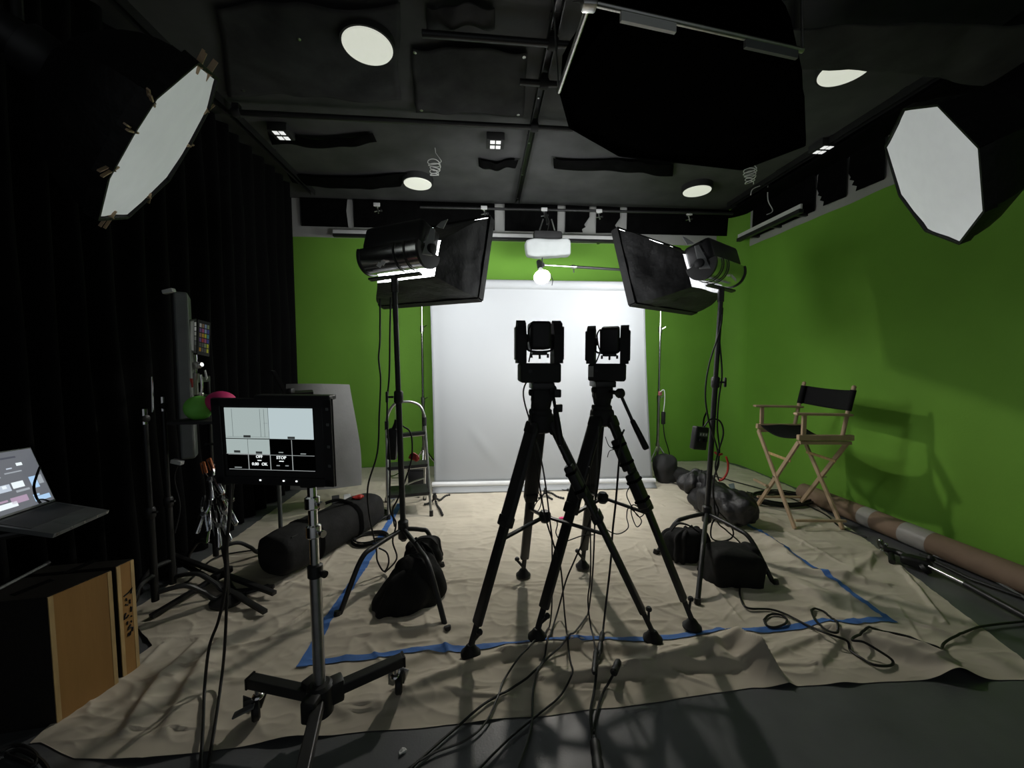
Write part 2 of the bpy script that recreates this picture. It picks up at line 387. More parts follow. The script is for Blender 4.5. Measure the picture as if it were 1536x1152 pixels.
# clamps on the far pipe
def pipe_grip(px, label, wire):
    q = at(px, 312, Y=4.83)
    t = thing('hanging_clamp', label, 'clamp', (q.x, q.y, 3.2), 'small clamps on the far ceiling pipe')
    MB().box((q.x, q.y - 0.022, 3.225), (0.075, 0.012, 0.042), None, 0.003).build('label_plate', 'whiteplastic', t)
    m = MB(); m.box((q.x, q.y, 3.212), (0.05, 0.03, 0.02), None, 0.004); m.cyl((q.x, q.y, 3.20), (q.x + 0.015, q.y - 0.01, 3.13), 0.009); m.cyl((q.x - 0.035, q.y, 3.15), (q.x + 0.035, q.y, 3.165), 0.006)
    m.build('jaw', 'dullchrome', t)
    MB().lathe([(0.012, 0), (0.016, 0.01), (0.012, 0.02)], (q.x + 0.035, q.y, 3.165), (1, 0, 0.2), 10).build('knob', 'blackplastic', t)
    if wire: MB().tube(catmull([(q.x + 0.02, q.y, 3.19), (q.x + 0.06, q.y - 0.01, 3.09), (q.x + 0.045, q.y, 2.98), (q.x + 0.03, q.y + 0.1, 2.94)], 8), 0.004, 6).build('wire', 'greycable', t)
pipe_grip(566, 'small pale clamp on the far pipe above the black lamp nearest the curtain', False)
pipe_grip(726, 'small pale clamp with a hanging wire at the edge of the lamp nearest the curtain', True)
pipe_grip(816, 'small pale clamp on the far pipe above the wrapped white fixture', True)
pipe_grip(898, 'small pale clamp on the far pipe between white fixture and the softbox', False)
pipe_grip(1033, 'small pale clamp on the far pipe above the softbox near the green wall', False)
# clamp with dangling wires above the corner
q = at(1152, 275, Y=4.3)
t = thing('hanging_clamp', 'grey clamp with a pale looping wire hanging near the green corner', 'clamp', q)
MB().box(q, (0.06, 0.05, 0.035), None, 0.004).build('jaw', 'greymetal', t)
MB().beam(q + V((0, 0, 0.015)), (q.x, q.y, 3.40), 0.016, 0.016).build('hanger_rod', 'blackmetal', t)
MB().tube(catmull([q, at(1130, 283, Y=4.3), at(1126, 293, Y=4.3)], 6), 0.005, 6).build('wire', 'whiteplastic', t)
MB().tube(catmull([q, at(1152, 300, Y=4.3), at(1159, 316, Y=4.3), at(1150, 322, Y=4.3)], 6), 0.005, 6).build('wire', 'whiteplastic', t)

# black flaps hanging over the grey band
def flap(a, b, z1, label, cut, n=(0, -1, 0)):
    a, b = V(a), V(b); n = V(n); L = (b - a).length; x = (b - a).normalized(); zt = 3.40
    prof = [(0, zt), (L, zt)]
    for (du, dz) in cut: prof.append((L - du, z1 + dz))
    prof += [(0.0, z1)]
    def P(u, z): return a + x * u + V((0, 0, z)) + n * (0.012 * math.sin(u * 9 + z * 4))
    tag(MB().prism([P(u, z) for u, z in prof], n * 0.004).build('wall_flap', 'velvet', smooth=0), label, 'cloth', 'black flaps hanging over the top of the green walls')
jag = [(0, 0.20), (0.03, 0.15), (0.02, 0.13), (0.07, 0.10), (0.05, 0.07), (0.10, 0.04), (0.09, 0.0)]
yy = YB - 0.03
bx = lambda px: at(px, 335, Y=yy).x
for (p0, p1, zz, lab, cu) in ((452, 522, 3.06, 'black flap over the wall top nearest the curtain', [(0.02, 0.2), (0, 0.0)]), (531, 742, 3.06, 'wide black flap over the wall top behind the lamp nearest the curtain', [(0, 0)]),
                          (757, 836, 3.06, 'black flap over the wall top behind the wrapped white fixture', [(0, 0.26), (0.0, 0.0)]), (848, 884, 3.06, 'narrow black flap over the wall top beyond the wrapped white fixture', jag[:1] + jag[3:]),
                          (894, 930, 3.06, 'narrow black flap over the wall top beside the far softbox', jag[:1] + jag[3:]), (940, 1100, 3.06, 'wide black flap over the wall top behind the softbox near the green corner', [(0, 0)])):
    flap((bx(p0), yy, 0), (bx(p1), yy, 0), zz, lab, cu)
xx = XR - 0.03
ry = lambda px, py: at(px, py, X=xx).y
for (k0, k1, zz, lab) in ((4.78, ry(1221, 312), 2.93, 'black flap on the side wall over the white track'), (ry(1225, 311) , ry(1268, 292), 2.93, 'black flap on the side wall just beyond the white track'),
                          (ry(1272, 290), ry(1325, 270), 2.93, 'black flap on the side wall beside the octagonal softbox near the wall'), (ry(1330, 268), 1.9, 2.93, 'wide black flap on the side wall above the octagonal softbox near the wall')):
    flap((xx, k1, 0), (xx, k0, 0), zz, lab, [(0, 0.0)] if k0 == 4.78 else jag, (-1, 0, 0))

# white curtain tracks
t = thing('wall_track', 'white track along the top of the far green wall', 'track', (0.7, 4.98, 2.94))
a, b = at(500, 361, Y=4.98), at(945, 363, Y=4.98)
m = MB(); m.box(((a.x + b.x) / 2, 4.975, 2.955), (b.x - a.x, 0.02, 0.045), None, 0.003); m.build('rail', 'whiteplastic', t)
MB().box(((a.x + b.x) / 2, 4.985, 2.914), (b.x - a.x, 0.05, 0.036), None, 0.003).build('slot', 'blackmetal', t)  # black bar put in for the shadow line below the rail
for k in range(5):
    x = a.x + (b.x - a.x) * (k + 0.5) / 5; MB().box((x, 5.06, 2.94), (0.03, 0.18, 0.03)).build('wall_bracket', 'blackmetal', t)
t = thing('wall_track', 'pale track along the top of the green side wall', 'track', (3.25, 4.3, 2.94))
a, b = V((3.25, 4.85, 2.97)), V((3.25, 3.86, 2.97))
MB().beam(a, b, 0.02, 0.05).build('rail', 'whiteplastic', t); MB().beam(a - V((0, 0, 0.045)), b - V((0, 0, 0.045)), 0.05, 0.04).build('slot', 'blackmetal', t)  # the black bar repeats that drawn shadow line on this wall
for k in range(3): MB().box((3.335, 4.7 - k * 0.36, 2.93), (0.16, 0.03, 0.03)).build('wall_bracket', 'blackmetal', t)
# ------------------------------------------------------------------ canvas drop cloth
def G(px, py): q = at(px, py, Z=0.008); return V((q.x, q.y))
EDGE = [G(*p) for p in ((60, 1112), (110, 1136), (215, 1140), (330, 1122), (430, 1110), (520, 1098), (600, 1092), (700, 1083), (835, 1069), (960, 1055), (1040, 1042), (1130, 1030), (1230, 1026), (1330, 1021), (1400, 1018), (1440, 1018), (1536, 1018))]
def yfront(x):
    if x <= EDGE[0].x: return EDGE[0].y
    for a, b in zip(EDGE, EDGE[1:]):
        if a.x <= x <= b.x: return a.y + (b.y - a.y) * (x - a.x) / (b.x - a.x)
    return EDGE[-1].y
def lin(x, pts):
    if x <= pts[0][0]: return pts[0][1]
    for (a, va), (b, vb) in zip(pts, pts[1:]):
        if x <= b: return va + (vb - va) * (x - a) / (b - a)
    return pts[-1][1]
def clxl(y): return lin(y, [(1.35, -1.66), (1.56, -1.66), (1.95, -1.62), (2.2, -1.95), (6, -1.95)])
def clxr(y): return lin(y, [(1.3, 2.40), (1.6, 2.52), (2.75, 2.96), (3.4, 3.16), (3.95, 3.36), (4.6, 3.36), (5.0, 3.28), (6, 3.2)])
CRE = []   # creases: (a, b, height, width)
def crease(p, q, h, w, px=True):
    a, b = (G(*p), G(*q)) if px else (V(p), V(q)); CRE.append((a, b, h, w))
for p in (((610, 1043), (760, 985), .020, .035), ((760, 985), (865, 968), .018, .03), ((865, 968), (1000, 985), .014, .04), ((560, 1060), (700, 1035), .012, .05), ((820, 1020), (960, 1008), .018, .03),
          ((960, 1008), (1120, 965), .030, .05), ((1000, 1000), (1110, 1000), .015, .03), ((250, 1100), (300, 1000), .018, .05), ((300, 1000), (330, 960), .012, .03), ((190, 1100), (240, 1020), .018, .04), ((240, 1020), (300, 960), .010, .03),
          ((430, 1040), (520, 1070), .014, .05), ((600, 1000), (690, 960), .010, .05), ((560, 955), (700, 940), .012, .05), ((480, 940), (560, 930), .008, .04), ((300, 985), (470, 945), .006, .012), ((390, 870), (600, 900), .005, .015),
          ((1140, 800), (1200, 845), .014, .05), ((1190, 855), (1330, 880), .016, .035), ((1250, 880), (1320, 830), .012, .04), ((1180, 870), (1240, 900), .012, .05), ((1250, 950), (1400, 1000), .030, .06), ((1300, 960), (1420, 1000), .012, .03),
          ((1350, 850), (1420, 935), .008, .012), ((1180, 800), (1270, 850), .006, .014), ((1350, 930), (1450, 960), .007, .012), ((1150, 985), (1250, 950), .010, .03), ((1230, 1000), (1260, 960), .012, .03),
          ((655, 765), (740, 758), .004, .012), ((650, 800), (985, 790), .003, .007), ((520, 800), (1100, 770), .003, .007), ((640, 840), (1000, 850), .003, .008), ((560, 860), (980, 905), .003, .01), ((600, 885), (720, 870), .005, .014),
          ((700, 880), (1000, 875), .004, .008), ((380, 905), (470, 860), .006, .02), ((420, 880), (500, 800), .006, .02), ((340, 930), (450, 900), .008, .03), ((480, 860), (530, 790), .005, .012), ((880, 770), (1060, 830), .003, .01), ((1000, 740), (1090, 790), .003, .01)): crease(*p)
rnd = random.Random(3)
for i in range(230):
    x = rnd.uniform(-1.7, 2.7); y = rnd.uniform(1.55, 4.6); a = rnd.choice((rnd.gauss(0.02, 0.2), rnd.gauss(0.02, 0.25), rnd.gauss(0.9, 0.5), rnd.gauss(-0.7, 0.5))); L = rnd.uniform(0.06, 0.42)
    crease((x, y), (x + L * math.cos(a), y + L * math.sin(a)), rnd.uniform(.0018, .0055), rnd.uniform(.008, .018), False)
CREB = [(min(a.x, b.x) - 3 * w, max(a.x, b.x) + 3 * w, min(a.y, b.y) - 3 * w, max(a.y, b.y) + 3 * w, a, b, h, w) for a, b, h, w in CRE]
PEAK = G(1128, 985)
def gh(x, y):
    """height of the canvas over the floor"""
    z = 0.007 + 0.0035 * noise.noise(V((x * 3.1, y * 3.1, 0))) + 0.0025 * noise.noise(V((x * 9, y * 9, 4)))
    rg = 1 - abs(noise.noise(V((x * 4.2 + 0.4 * y, y * 7.5, 11)))) * 2.2
    z += 0.0065 * max(rg, 0) ** 3 + 0.003 * max(1 - abs(noise.noise(V((x * 9.5, y * 16, 23)))) * 2.4, 0) ** 2
    for X0, X1, Y0, Y1, a, b, h, w in CREB:
        if X0 < x < X1 and Y0 < y < Y1:
            h = h * 1.9
            p = V((x, y)); ab = b - a; s = max(0.0, min(1.0, (p - a).dot(ab) / ab.length_squared)); dv = p - a - ab * s; d = dv.length
            w2 = w * 0.55 if dv.y < 0 else w * 1.5                # steeper on the side away from the backdrop
            z += h * math.exp(-(d / w2) ** 2) * (0.35 + 0.65 * math.sin(PI * (0.12 + 0.76 * s)))
    d = y - yfront(x); z = 0.0025 + (z - 0.0025) * max(0.0, min(1.0, d / 0.07))                                  # lifted waves in the front edge
    for cx, hh, ww in ((-0.72, .020, .10), (0.0, .006, .06), (1.55, .012, .06), (2.07, .055, .085), (-1.2, .015, .12)):
        z += hh * math.exp(-((x - cx) / ww) ** 2) * math.exp(-max(d, 0) / 0.16)
    u, v = x - PEAK.x, y - PEAK.y                      # the stiff pointed fold
    s = u + 0.30 * v; pr = max(0.0, 1 - (-s) / 0.12) ** 1.3 if s < 0 else max(0.0, 1 - s / 0.035)
    z += 0.125 * pr * math.exp(-((v + 0.02) / 0.105) ** 2)
    z += 0.05 * math.exp(-((u + 0.17) / 0.06) ** 2 - ((v + 0.0) / 0.05) ** 2)
    return max(z, 0.003)
def canv(u, v):
    y0 = 1.40; yend = 5.10; vv = v ** 1.5
    x = 0; y = y0 + (yend - y0) * vv
    for _ in range(3):
        x = clxl(y) + (clxr(y) - clxl(y)) * u
        y = yfront(x) + 0.008 * noise.noise(V((x * 6, 1, 0))) + (yend - yfront(x)) * vv
    return V((x, y, gh(x, y)))
tag(MB().sheet(canv, 560, 420).build('drop_cloth', 'canvas', smooth=180), 'wrinkled beige canvas drop cloth spread over the grey floor', 'drop cloth')
def on(px, py, lift=0.0, rad=0.0):
    q = at(px, py, Z=0.008); z = gh(q.x, q.y)
    if rad: z = max([z] + [gh(q.x + rad * math.cos(a * 0.785), q.y + rad * math.sin(a * 0.785)) for a in range(8)])
    return at(px, py, Z=min(z, 0.06) + lift)
def tape(pts, w, label, seed=0):
    P = [G(*p) for p in pts]; 
    Q = [V((p.x, p.y, 0)) for p in P]; Q = [Q[i].lerp(Q[i + 1], j / 40) for i in range(len(Q) - 1) for j in range(40)] + [Q[-1]]
    def fn(u, v):
        i = min(int(u * (len(Q) - 1)), len(Q) - 2); s = u * (len(Q) - 1) - i; p = Q[i].lerp(Q[i + 1], s); d = (Q[i + 1] - Q[i]).normalized()
        nn = V((-d.y, d.x, 0)); p = p + nn * (w * (v - 0.5) + 0.004 * noise.noise(V((u * 9, seed, 0)))); return V((p.x, p.y, gh(p.x, p.y) + 0.0048))
    tag(MB().sheet(fn, 40 * (len(pts) - 1) * 2, 3).build('tape_strip', 'bluetape', smooth=180), label, 'tape', 'blue tape marking a rectangle on the canvas')
tape(((447, 998), (610, 981), (800, 967), (960, 962), (1180, 943), (1280, 936), (1337, 931)), 0.038, 'blue tape strip along the camera side of the marked rectangle')
tape(((453, 1003), (490, 935), (545, 852), (600, 757)), 0.05, 'blue tape strip on the ladder side of the marked rectangle')
tape(((1342, 937), (1262, 880), (1180, 826), (1112, 782)), 0.035, 'blue tape strip running back from the corner towards the plastic bag')
tape(((1070, 757), (1030, 730), (1006, 713)), 0.05, 'pale blue tape end near the chrome stand past the backdrop')
# ------------------------------------------------------------------ white backdrop, its stands
YT, YF = 4.35, 4.12
x0, x1 = -0.56, 1.81
t = thing('paper_backdrop', 'wide white paper backdrop hanging from a roll behind the two camera tripods', 'backdrop', (0.63, 4.3, 0.0))
def sh(u, v):
    xx0 = -0.58 + 0.055 * (1 - v); xx1 = 1.83 + 0.035 * (1 - v)
    z = 0.10 + 2.125 * v; y = YF + (YT - YF) * (1 - (1 - v) ** 1.6)
    x = xx0 + (xx1 - xx0) * u
    cr = math.exp(-((x - 0.05) * 0.8 + (z - 0.42) * 0.6) ** 2 / 0.002) * math.exp(-((x + 0.1) ** 2 + (z - 0.4) ** 2) / 0.05)
    y += 0.006 * noise.noise(V((x * 1.1, z * 1.1, 0))) + 0.010 * math.exp(-((u - 0.02) / 0.03) ** 2) - 0.012 * cr + 0.010 * math.exp(-((u - 0.99) / 0.03) ** 2)
    return V((x, y, z))
MB().sheet(sh, 90, 60, 0.002).build('sheet', 'screen_cloth', t, 180)
MB().cyl((x0 - 0.01, YT + 0.022, 2.232), (x1 + 0.02, YT + 0.022, 2.232), 0.055, 28).build('top_roll', 'screen_cloth', t)
MB().cyl((-0.545, YF - 0.02, 0.085), (1.88, YF - 0.02, 0.075), 0.030, 24).build('bottom_roll', mat('glossy_white_tube', (0.86, 0.87, 0.87), 0.10, var=0.01, spec=0.9), t)
MB().sheet(lambda u, v: V((-0.535 + 2.405 * u, YF - 0.05 - 0.05 * (1 - v) ** 2, 0.020 + 0.045 * v)), 30, 6, 0.002).build('trailing_hem', 'screen_cloth', t, 180)
MB().cyl((-0.74, YT + 0.022, 2.232), (2.06, YT + 0.022, 2.232), 0.018, 12).build('crossbar', 'dullchrome', t)

def backdrop_stand(x, y, label, legang, h=2.42):
    t = thing('backdrop_stand', label, 'light stand', (x, y, 0), 'chrome stands holding the white backdrop')
    MB().cyl((x, y, 0.10), (x, y, 0.95), 0.0165, 14).build('lower_pole', 'dullchrome', t)
    MB().cyl((x, y, 0.95), (x, y, 1.75), 0.0135, 14).build('middle_pole', 'chrome', t)
    MB().cyl((x, y, 1.75), (x, y, h), 0.011, 14).build('upper_pole', 'chrome', t)
    for z in (0.95, 1.75):
        c = MB().cyl((x, y, z - 0.035), (x, y, z + 0.035), 0.022, 14).build('collar', 'dullchrome', t)
        MB().beam((x, y, z), (x + 0.055, y - 0.02, z + 0.035), 0.012, 0.008).build('locking_lever', 'chrome', c)
    for a in legang:
        d = V((math.cos(a), math.sin(a), 0)); p = V((x, y, 0))
        lg = MB().tube(catmull([p + V((0, 0, 0.38)) + d * 0.02, p + d * 0.16 + V((0, 0, 0.20)), p + d * 0.40 + V((0, 0, 0.045)), p + d * 0.50 + V((0, 0, 0.032))], 5), 0.011, 10).build('leg', 'chrome', t)
        MB().cyl(p + d * 0.48 + V((0, 0, 0.030)), p + d * 0.51 + V((0, 0, 0.030)), 0.016, 10).build('rubber_foot', 'rubber', lg)
    MB().cyl((x, y, 0.32), (x, y, 0.42), 0.024, 14).build('hub', 'dullchrome', t)
q = at(634, 560, Y=4.43)
backdrop_stand(q.x, 4.43, 'chrome backdrop stand behind the stepladder', (0.5, 2.7, 4.75))
q = at(989, 560, Y=4.43)
backdrop_stand(q.x, 4.43, 'chrome backdrop stand behind the tripods on the far side of the white paper', (-0.55, 1.6, 3.7))
RS = V((q.x, 4.43, 0))
# things on that stand
t = thing('power_adapter', 'small black power adapter hanging by a cord from the chrome stand past the backdrop', 'power adapter', at(996, 640, Y=4.38))
pa = at(995, 627, Y=4.38)
MB().box(pa, (0.045, 0.035, 0.15), None, 0.012).build('body', 'blackplastic', t)
MB().tube(catmull([pa + V((0, 0, 0.07)), pa + V((0.012, 0, 0.22)), at(996, 585, Y=4.38), at(990, 588, Y=4.38)], 6), 0.005, 6).build('hanging_loop', 'whiteplastic', t)
MB().tube(catmull([pa - V((0, 0, 0.07)), at(997, 655, Y=4.38), at(1002, 672, Y=4.4), at(1006, 690, Y=4.42), at(1007, 708, Y=4.45)], 6), 0.006, 6).build('cord', 'rubber', t)
tag(MB().box(at(990, 590, Y=4.405), (0.05, 0.012, 0.05), rotz(0.3), 0.004).build('pink_tag', mat('pink_tape', (0.5, 0.15, 0.17), 0.7)), 'small pink tape tag on the chrome stand past the backdrop', 'tape')

# ------------------------------------------------------------------ clamp lamp and wrapped fixture over the backdrop
bq = at(812, 410, Y=3.86)
t = thing('clamp_lamp', 'lit clamp lamp with a small metal bowl glowing above the white backdrop', 'lamp', bq)
ax = V((0.02, -0.70, -0.715)).normalized(); top = bq - ax * 0.085
MB().lathe([(0.022, 0), (0.024, 0.05), (0.034, 0.058), (0.042, 0.075), (0.060, 0.11), (0.078, 0.145), (0.080, 0.147), (0.078, 0.144), (0.058, 0.112), (0.040, 0.080), (0.028, 0.064), (0.010, 0.062)], top, ax, 32).build('reflector_bowl', mat('white_lined_bowl', (0.8, 0.8, 0.78), 0.35, 0.2), t)
MB().lathe([(0.014, -0.13), (0.026, -0.12), (0.028, -0.02), (0.022, 0.02)], top, ax, 20).build('socket', 'blackplastic', t)
MB().lathe([(0.012, 0.05), (0.018, 0.066), (0.036, 0.085), (0.046, 0.108), (0.040, 0.130), (0.012, 0.144)], top, ax, 20).build('bulb', lit('hot_bulb', (1.0, 0.95, 0.86), 450.0), t)
tag(MB().tube(catmull([at(826, 412, Y=3.87), at(829, 420, Y=3.9), at(828, 428, Y=3.95)], 8), 0.004, 6).build('lamp_cord', 'rubber'), 'thin dark cord of the lamp over the white backdrop', 'cord')
t = thing('boom_arm', 'thin boom arm reaching from the chrome stand to the lit lamp over the backdrop', 'boom arm', RS + V((0, 0, 2.36)))
a = top - ax * 0.07 + V((0.03, 0.01, 0)); b = V((RS.x + 0.1, RS.y - 0.035, 2.40)); k = a.lerp(b, 0.22)
MB().cyl(a, k, 0.009, 10).build('chrome_rod', 'chrome', t); MB().cyl(k, b, 0.014, 12).build('black_pole', 'blackmetal', t)
m = MB(); m.lathe([(0.016, -0.03), (0.02, 0), (0.016, 0.03)], k, b - a, 12); m.cyl(k, k + V((0, -0.01, -0.06)), 0.006); m.build('grip_head', 'dullchrome', t)
m = MB(); m.lathe([(0.02, -0.02), (0.028, 0), (0.02, 0.02)], a, (0, 1, 0), 12); m.cyl(a, a + V((0, 0, 0.07)), 0.006); m.build('swivel', 'blackmetal', t)
fq = at(822, 373, Y=4.62)
t = thing('wrapped_fixture', 'light fixture wrapped in white cloth hanging above the lit lamp', 'lamp', fq)
MB().blob(fq, (0.53, 0.16, 0.20), Matrix.Rotation(-0.03, 3, 'Y'), 0.32, 0.014, 7, 4).build('white_wrap', 'whitecloth', t)
m = MB()
for s in (-1, 1): m.tube(catmull([fq + V((s * 0.12, 0.05, 0.08)), fq + V((s * 0.10, 0.06, 0.2)), fq + V((s * 0.05, 0.06, 0.36))], 5), 0.008, 8)
m.build('yoke', 'dullchrome', t)
MB().box(fq + V((0, 0.03, 0.15)), (0.34, 0.10, 0.12), None, 0.03).build('black_housing', 'dullblack', t)
MB().cyl(fq + V((0, 0.06, 0.3)), (fq.x, 4.85, 3.235), 0.012).build('hanger_rod', 'blackmetal', t)

# ------------------------------------------------------------------ the two rectangular softboxes on stands
glow = lit('softbox_diffuser', (0.96, 0.98, 1.0), 7.8, (0.8, 0.8, 0.8))
def softbox(hc, az, el, side, label, W=0.9, Hh=0.62, depth=0.40, d0=0.06, lift=0.225, ox=0.0):
    hc = V(hc); n = V((math.sin(az) * math.cos(el), math.cos(az) * math.cos(el), math.sin(el))); r, f, u = basis(n)
    t = thing('softbox', label, 'softbox', hc, 'black rectangular softboxes facing the backdrop')
    P = lambda a, b, c: hc + r * a + u * b + n * c
    def ring(w, h, c, off=(0, 0), k=10):
        pts = []
        cs = [(-w / 2, -h / 2), (w / 2, -h / 2), (w / 2, h / 2), (-w / 2, h / 2)]
        for i in range(4):
            a, b = cs[i], cs[(i + 1) % 4]
            for j in range(k):
                s = j / k; pts.append((a[0] + (b[0] - a[0]) * s + off[0], a[1] + (b[1] - a[1]) * s + off[1], c))
        return pts
    rings = []
    for i in range(13):
        s = i / 12; bul = 0.10 * math.sin(PI * s) * (1 - 0.4 * s)
        w = 0.46 + (W - 0.46) * s; h = 0.24 + (Hh - 0.24) * s
        row = []
        for j, (a, b, c) in enumerate(ring(w * (1 + bul * 0.7), h * (1 + bul), d0 + depth * s, (ox * s, lift * s))):
            edge = (j % 10) / 10
            dent = -0.025 * math.sin(PI * edge) * math.sin(PI * s) + 0.016 * noise.noise(V((a * 6, b * 6, s * 3 + side)))
            l = math.hypot(a, b); row.append(P(a + a / l * dent, b + b / l * dent, c))
        rings.append(row)
    sh_ = MB().loft(rings, False).build('shell', 'softblack', t, 50)
    fr = d0 + depth
    m = MB()
    for (a0, b0, a1, b1) in ((-W / 2, -Hh / 2, W / 2, -Hh / 2), (W / 2, -Hh / 2, W / 2, Hh / 2), (W / 2, Hh / 2, -W / 2, Hh / 2), (-W / 2, Hh / 2, -W / 2, -Hh / 2)): m.beam(P(a0 + ox, b0 + lift, fr + 0.02), P(a1 + ox, b1 + lift, fr + 0.02), 0.02, 0.06, n)
    m.build('front_rim', 'softblack', t, 0)
    MB().beam(P(ox, -Hh / 2 + 0.012 + lift, fr - 0.01), P(ox, Hh / 2 - 0.012 + lift, fr - 0.01), W - 0.024, 0.006, n).build('diffuser', glow, t, 0)
    # lamp head: black top cover, polished rounded tray underneath
    L = 0.44
    def prof(a0, a1, rr, k=16): return [(rr * math.cos(a0 + (a1 - a0) * i / k) * 0.95, rr * math.sin(a0 + (a1 - a0) * i / k)) for i in range(k + 1)]
    pr = prof(PI * 0.97, PI * 2.03, 0.105)
    m = MB(); m.prism([P(-L / 2, b, -0.035 + c) for c, b in pr], r * L); m.build('polished_tray', 'polished', t, 40)
    for s in (-1,): MB().prism([P(s * (L / 2 + 0.008) - 0.009, b * 1.06, -0.035 + c * 1.06) for c, b in prof(PI * 0.98, PI * 2.02, 0.105, 18)], r * 0.018).build('end_plate', 'blackmetal', t, 40)
    m = MB()
    for s in (1,): m.prism([P(s * (L / 2 + 0.008) - 0.009, b * 1.06, -0.035 + c * 1.06) for c, b in prof(PI * 0.98, PI * 2.02, 0.105, 18)], r * 0.018)
    m.build('end_plate', 'blackmetal', t, 40)
    MB().box(P(0, 0.085, -0.03), (L + 0.01, 0.19, 0.16), mat3(r, n, u), 0.03, 3).build('top_cover', 'blackplastic', t, 40)
    m = MB()
    for s in (-0.30, -0.12): m.tube([P(side * s * -1 * L, b * 1.04, -0.035 + c * 1.04) for c, b in prof(PI * 0.97, PI * 2.03, 0.107)], 0.004, 6)
    m.build('wire_guard', 'blackmetal', t)
    m = MB()
    for (s, z) in ((0.18, -0.098), (0.10, -0.088)): m.box(P(-side * s * 0.3, z - 0.006, -0.11), (0.035, 0.004, 0.026), mat3(r, n, u) @ Matrix.Rotation(0.5, 3, 'Y'))
    m.build('label_sticker', 'whiteplastic', t, 0)
    m = MB(); m.prism([P(side * (L / 2 + 0.014), -0.06, -0.09), P(side * (L / 2 + 0.016), 0.13, -0.05), P(side * (L / 2 + 0.03), 0.13, -0.03), P(side * (L / 2 + 0.045), -0.04, -0.03)], n * -0.004); m.build('silver_flap', 'silver', t, 0)
    m = MB(); m.prism([P(side * 0.26, 0.145, -0.035), P(side * 0.262, 0.20, 0.0), P(side * 0.30, 0.215, 0.01), P(side * 0.285, 0.15, 0.0)], n * -0.004); m.build('silver_lining', 'silver', t, 0)
    for s in (-1, 1): MB().lathe([(0.03, 0), (0.034, 0.012), (0.03, 0.03), (0.012, 0.034)], P(s * (L / 2 + 0.018), 0.0, -0.035), r * s, 14).build('tilt_knob', 'blackplastic', t)
    m = MB()
    m.beam(P(-0.2, -0.145, -0.03), P(0.2, -0.145, -0.03), 0.03, 0.012, u)
    m.cyl(P(0, -0.14, -0.03), P(0, -0.14, -0.03) - V((0, 0, 0.10)), 0.022); m.build('mount_bracket', 'blackmetal', t)
    return P(0, -0.14, -0.03) - V((0, 0, 0.10))
def studio_stand(top, base, feet, hubz, label, collars, knobside):
    top, base = V(top), V(base)
    t = thing('light_stand', label, 'light stand', base, 'black stands under the rectangular softboxes')
    ps = [hubz - 0.08] + list(collars) + [top.z]
    at_z = lambda z: V((base.x + (top.x - base.x) * z / top.z, base.y + (top.y - base.y) * z / top.z, z))
    for i in range(len(ps) - 1): MB().cyl(at_z(ps[i]), at_z(ps[i + 1]), 0.0185 - 0.0022 * i, 16).build('pole', 'blackmetal', t)
    for z in collars:
        c = MB().lathe([(0.022, -0.04), (0.029, -0.03), (0.029, 0.03), (0.022, 0.04)], at_z(z), (0, 0, 1), 14).build('collar', 'blackplastic', t)
        p = at_z(z) + V((knobside * 0.03, -0.005, 0)); m = MB(); m.cyl(p, p + V((knobside * 0.03, 0, 0)), 0.007); m.box(p + V((knobside * 0.04, 0, 0)), (0.016, 0.02, 0.07), None, 0.006); m.build('wing_knob', 'blackplastic', c)
    MB().lathe([(0.024, -0.07), (0.034, -0.06), (0.034, 0.05), (0.024, 0.06)], at_z(hubz), (0, 0, 1), 16).build('hub', 'blackmetal', t)
    for ft in feet:
        ft = V(ft); d = V((ft.x - base.x, ft.y - base.y, 0)); L = d.length; d.normalize(); h = at_z(hubz)
        lg = MB().tube(catmull([h, h + d * L * 0.45 + V((0, 0, -0.015)), h + d * L * 0.66 + V((0, 0, -0.05)), ft + V((0, 0, 0.02)) + d * -L * 0.05, ft + V((0, 0, 0.008))], 6), 0.0145, 12).build('leg', 'blackmetal', t)
        MB().cyl(ft + V((0, 0, 0.008)) , ft + V((0, 0, 0.035)) - d * 0.008, 0.018, 12).build('rubber_foot', 'rubber', lg)
    return t
LB = V((-0.525, 2.55, 0)); RB = V((1.655, 2.74, 0))
ztop = softbox((-0.50, 2.50, 2.035), math.radians(30), math.radians(-16), 1, 'black softbox with polished lamp head on the stand nearest the black curtain', W=0.9, ox=-0.15)
studio_stand(ztop, LB, [at(505, 927, Z=0), at(672, 950, Z=0), at(664, 852, Z=0)], 0.30, 'black light stand with bent legs beside the stepladder', (1.17,), -1)
ztop = softbox((1.645, 2.74, 2.04), math.radians(-34), math.radians(-16), -1, 'black softbox with polished lamp head on the stand nearest the green side wall', W=0.95, ox=0.15)
studio_stand(ztop, RB, [at(1046, 908, Z=0), at(1164, 878, Z=0), at(983, 832, Z=0)], 0.26, 'black light stand with a control box strapped to it near the director chair', (1.24,), 1)

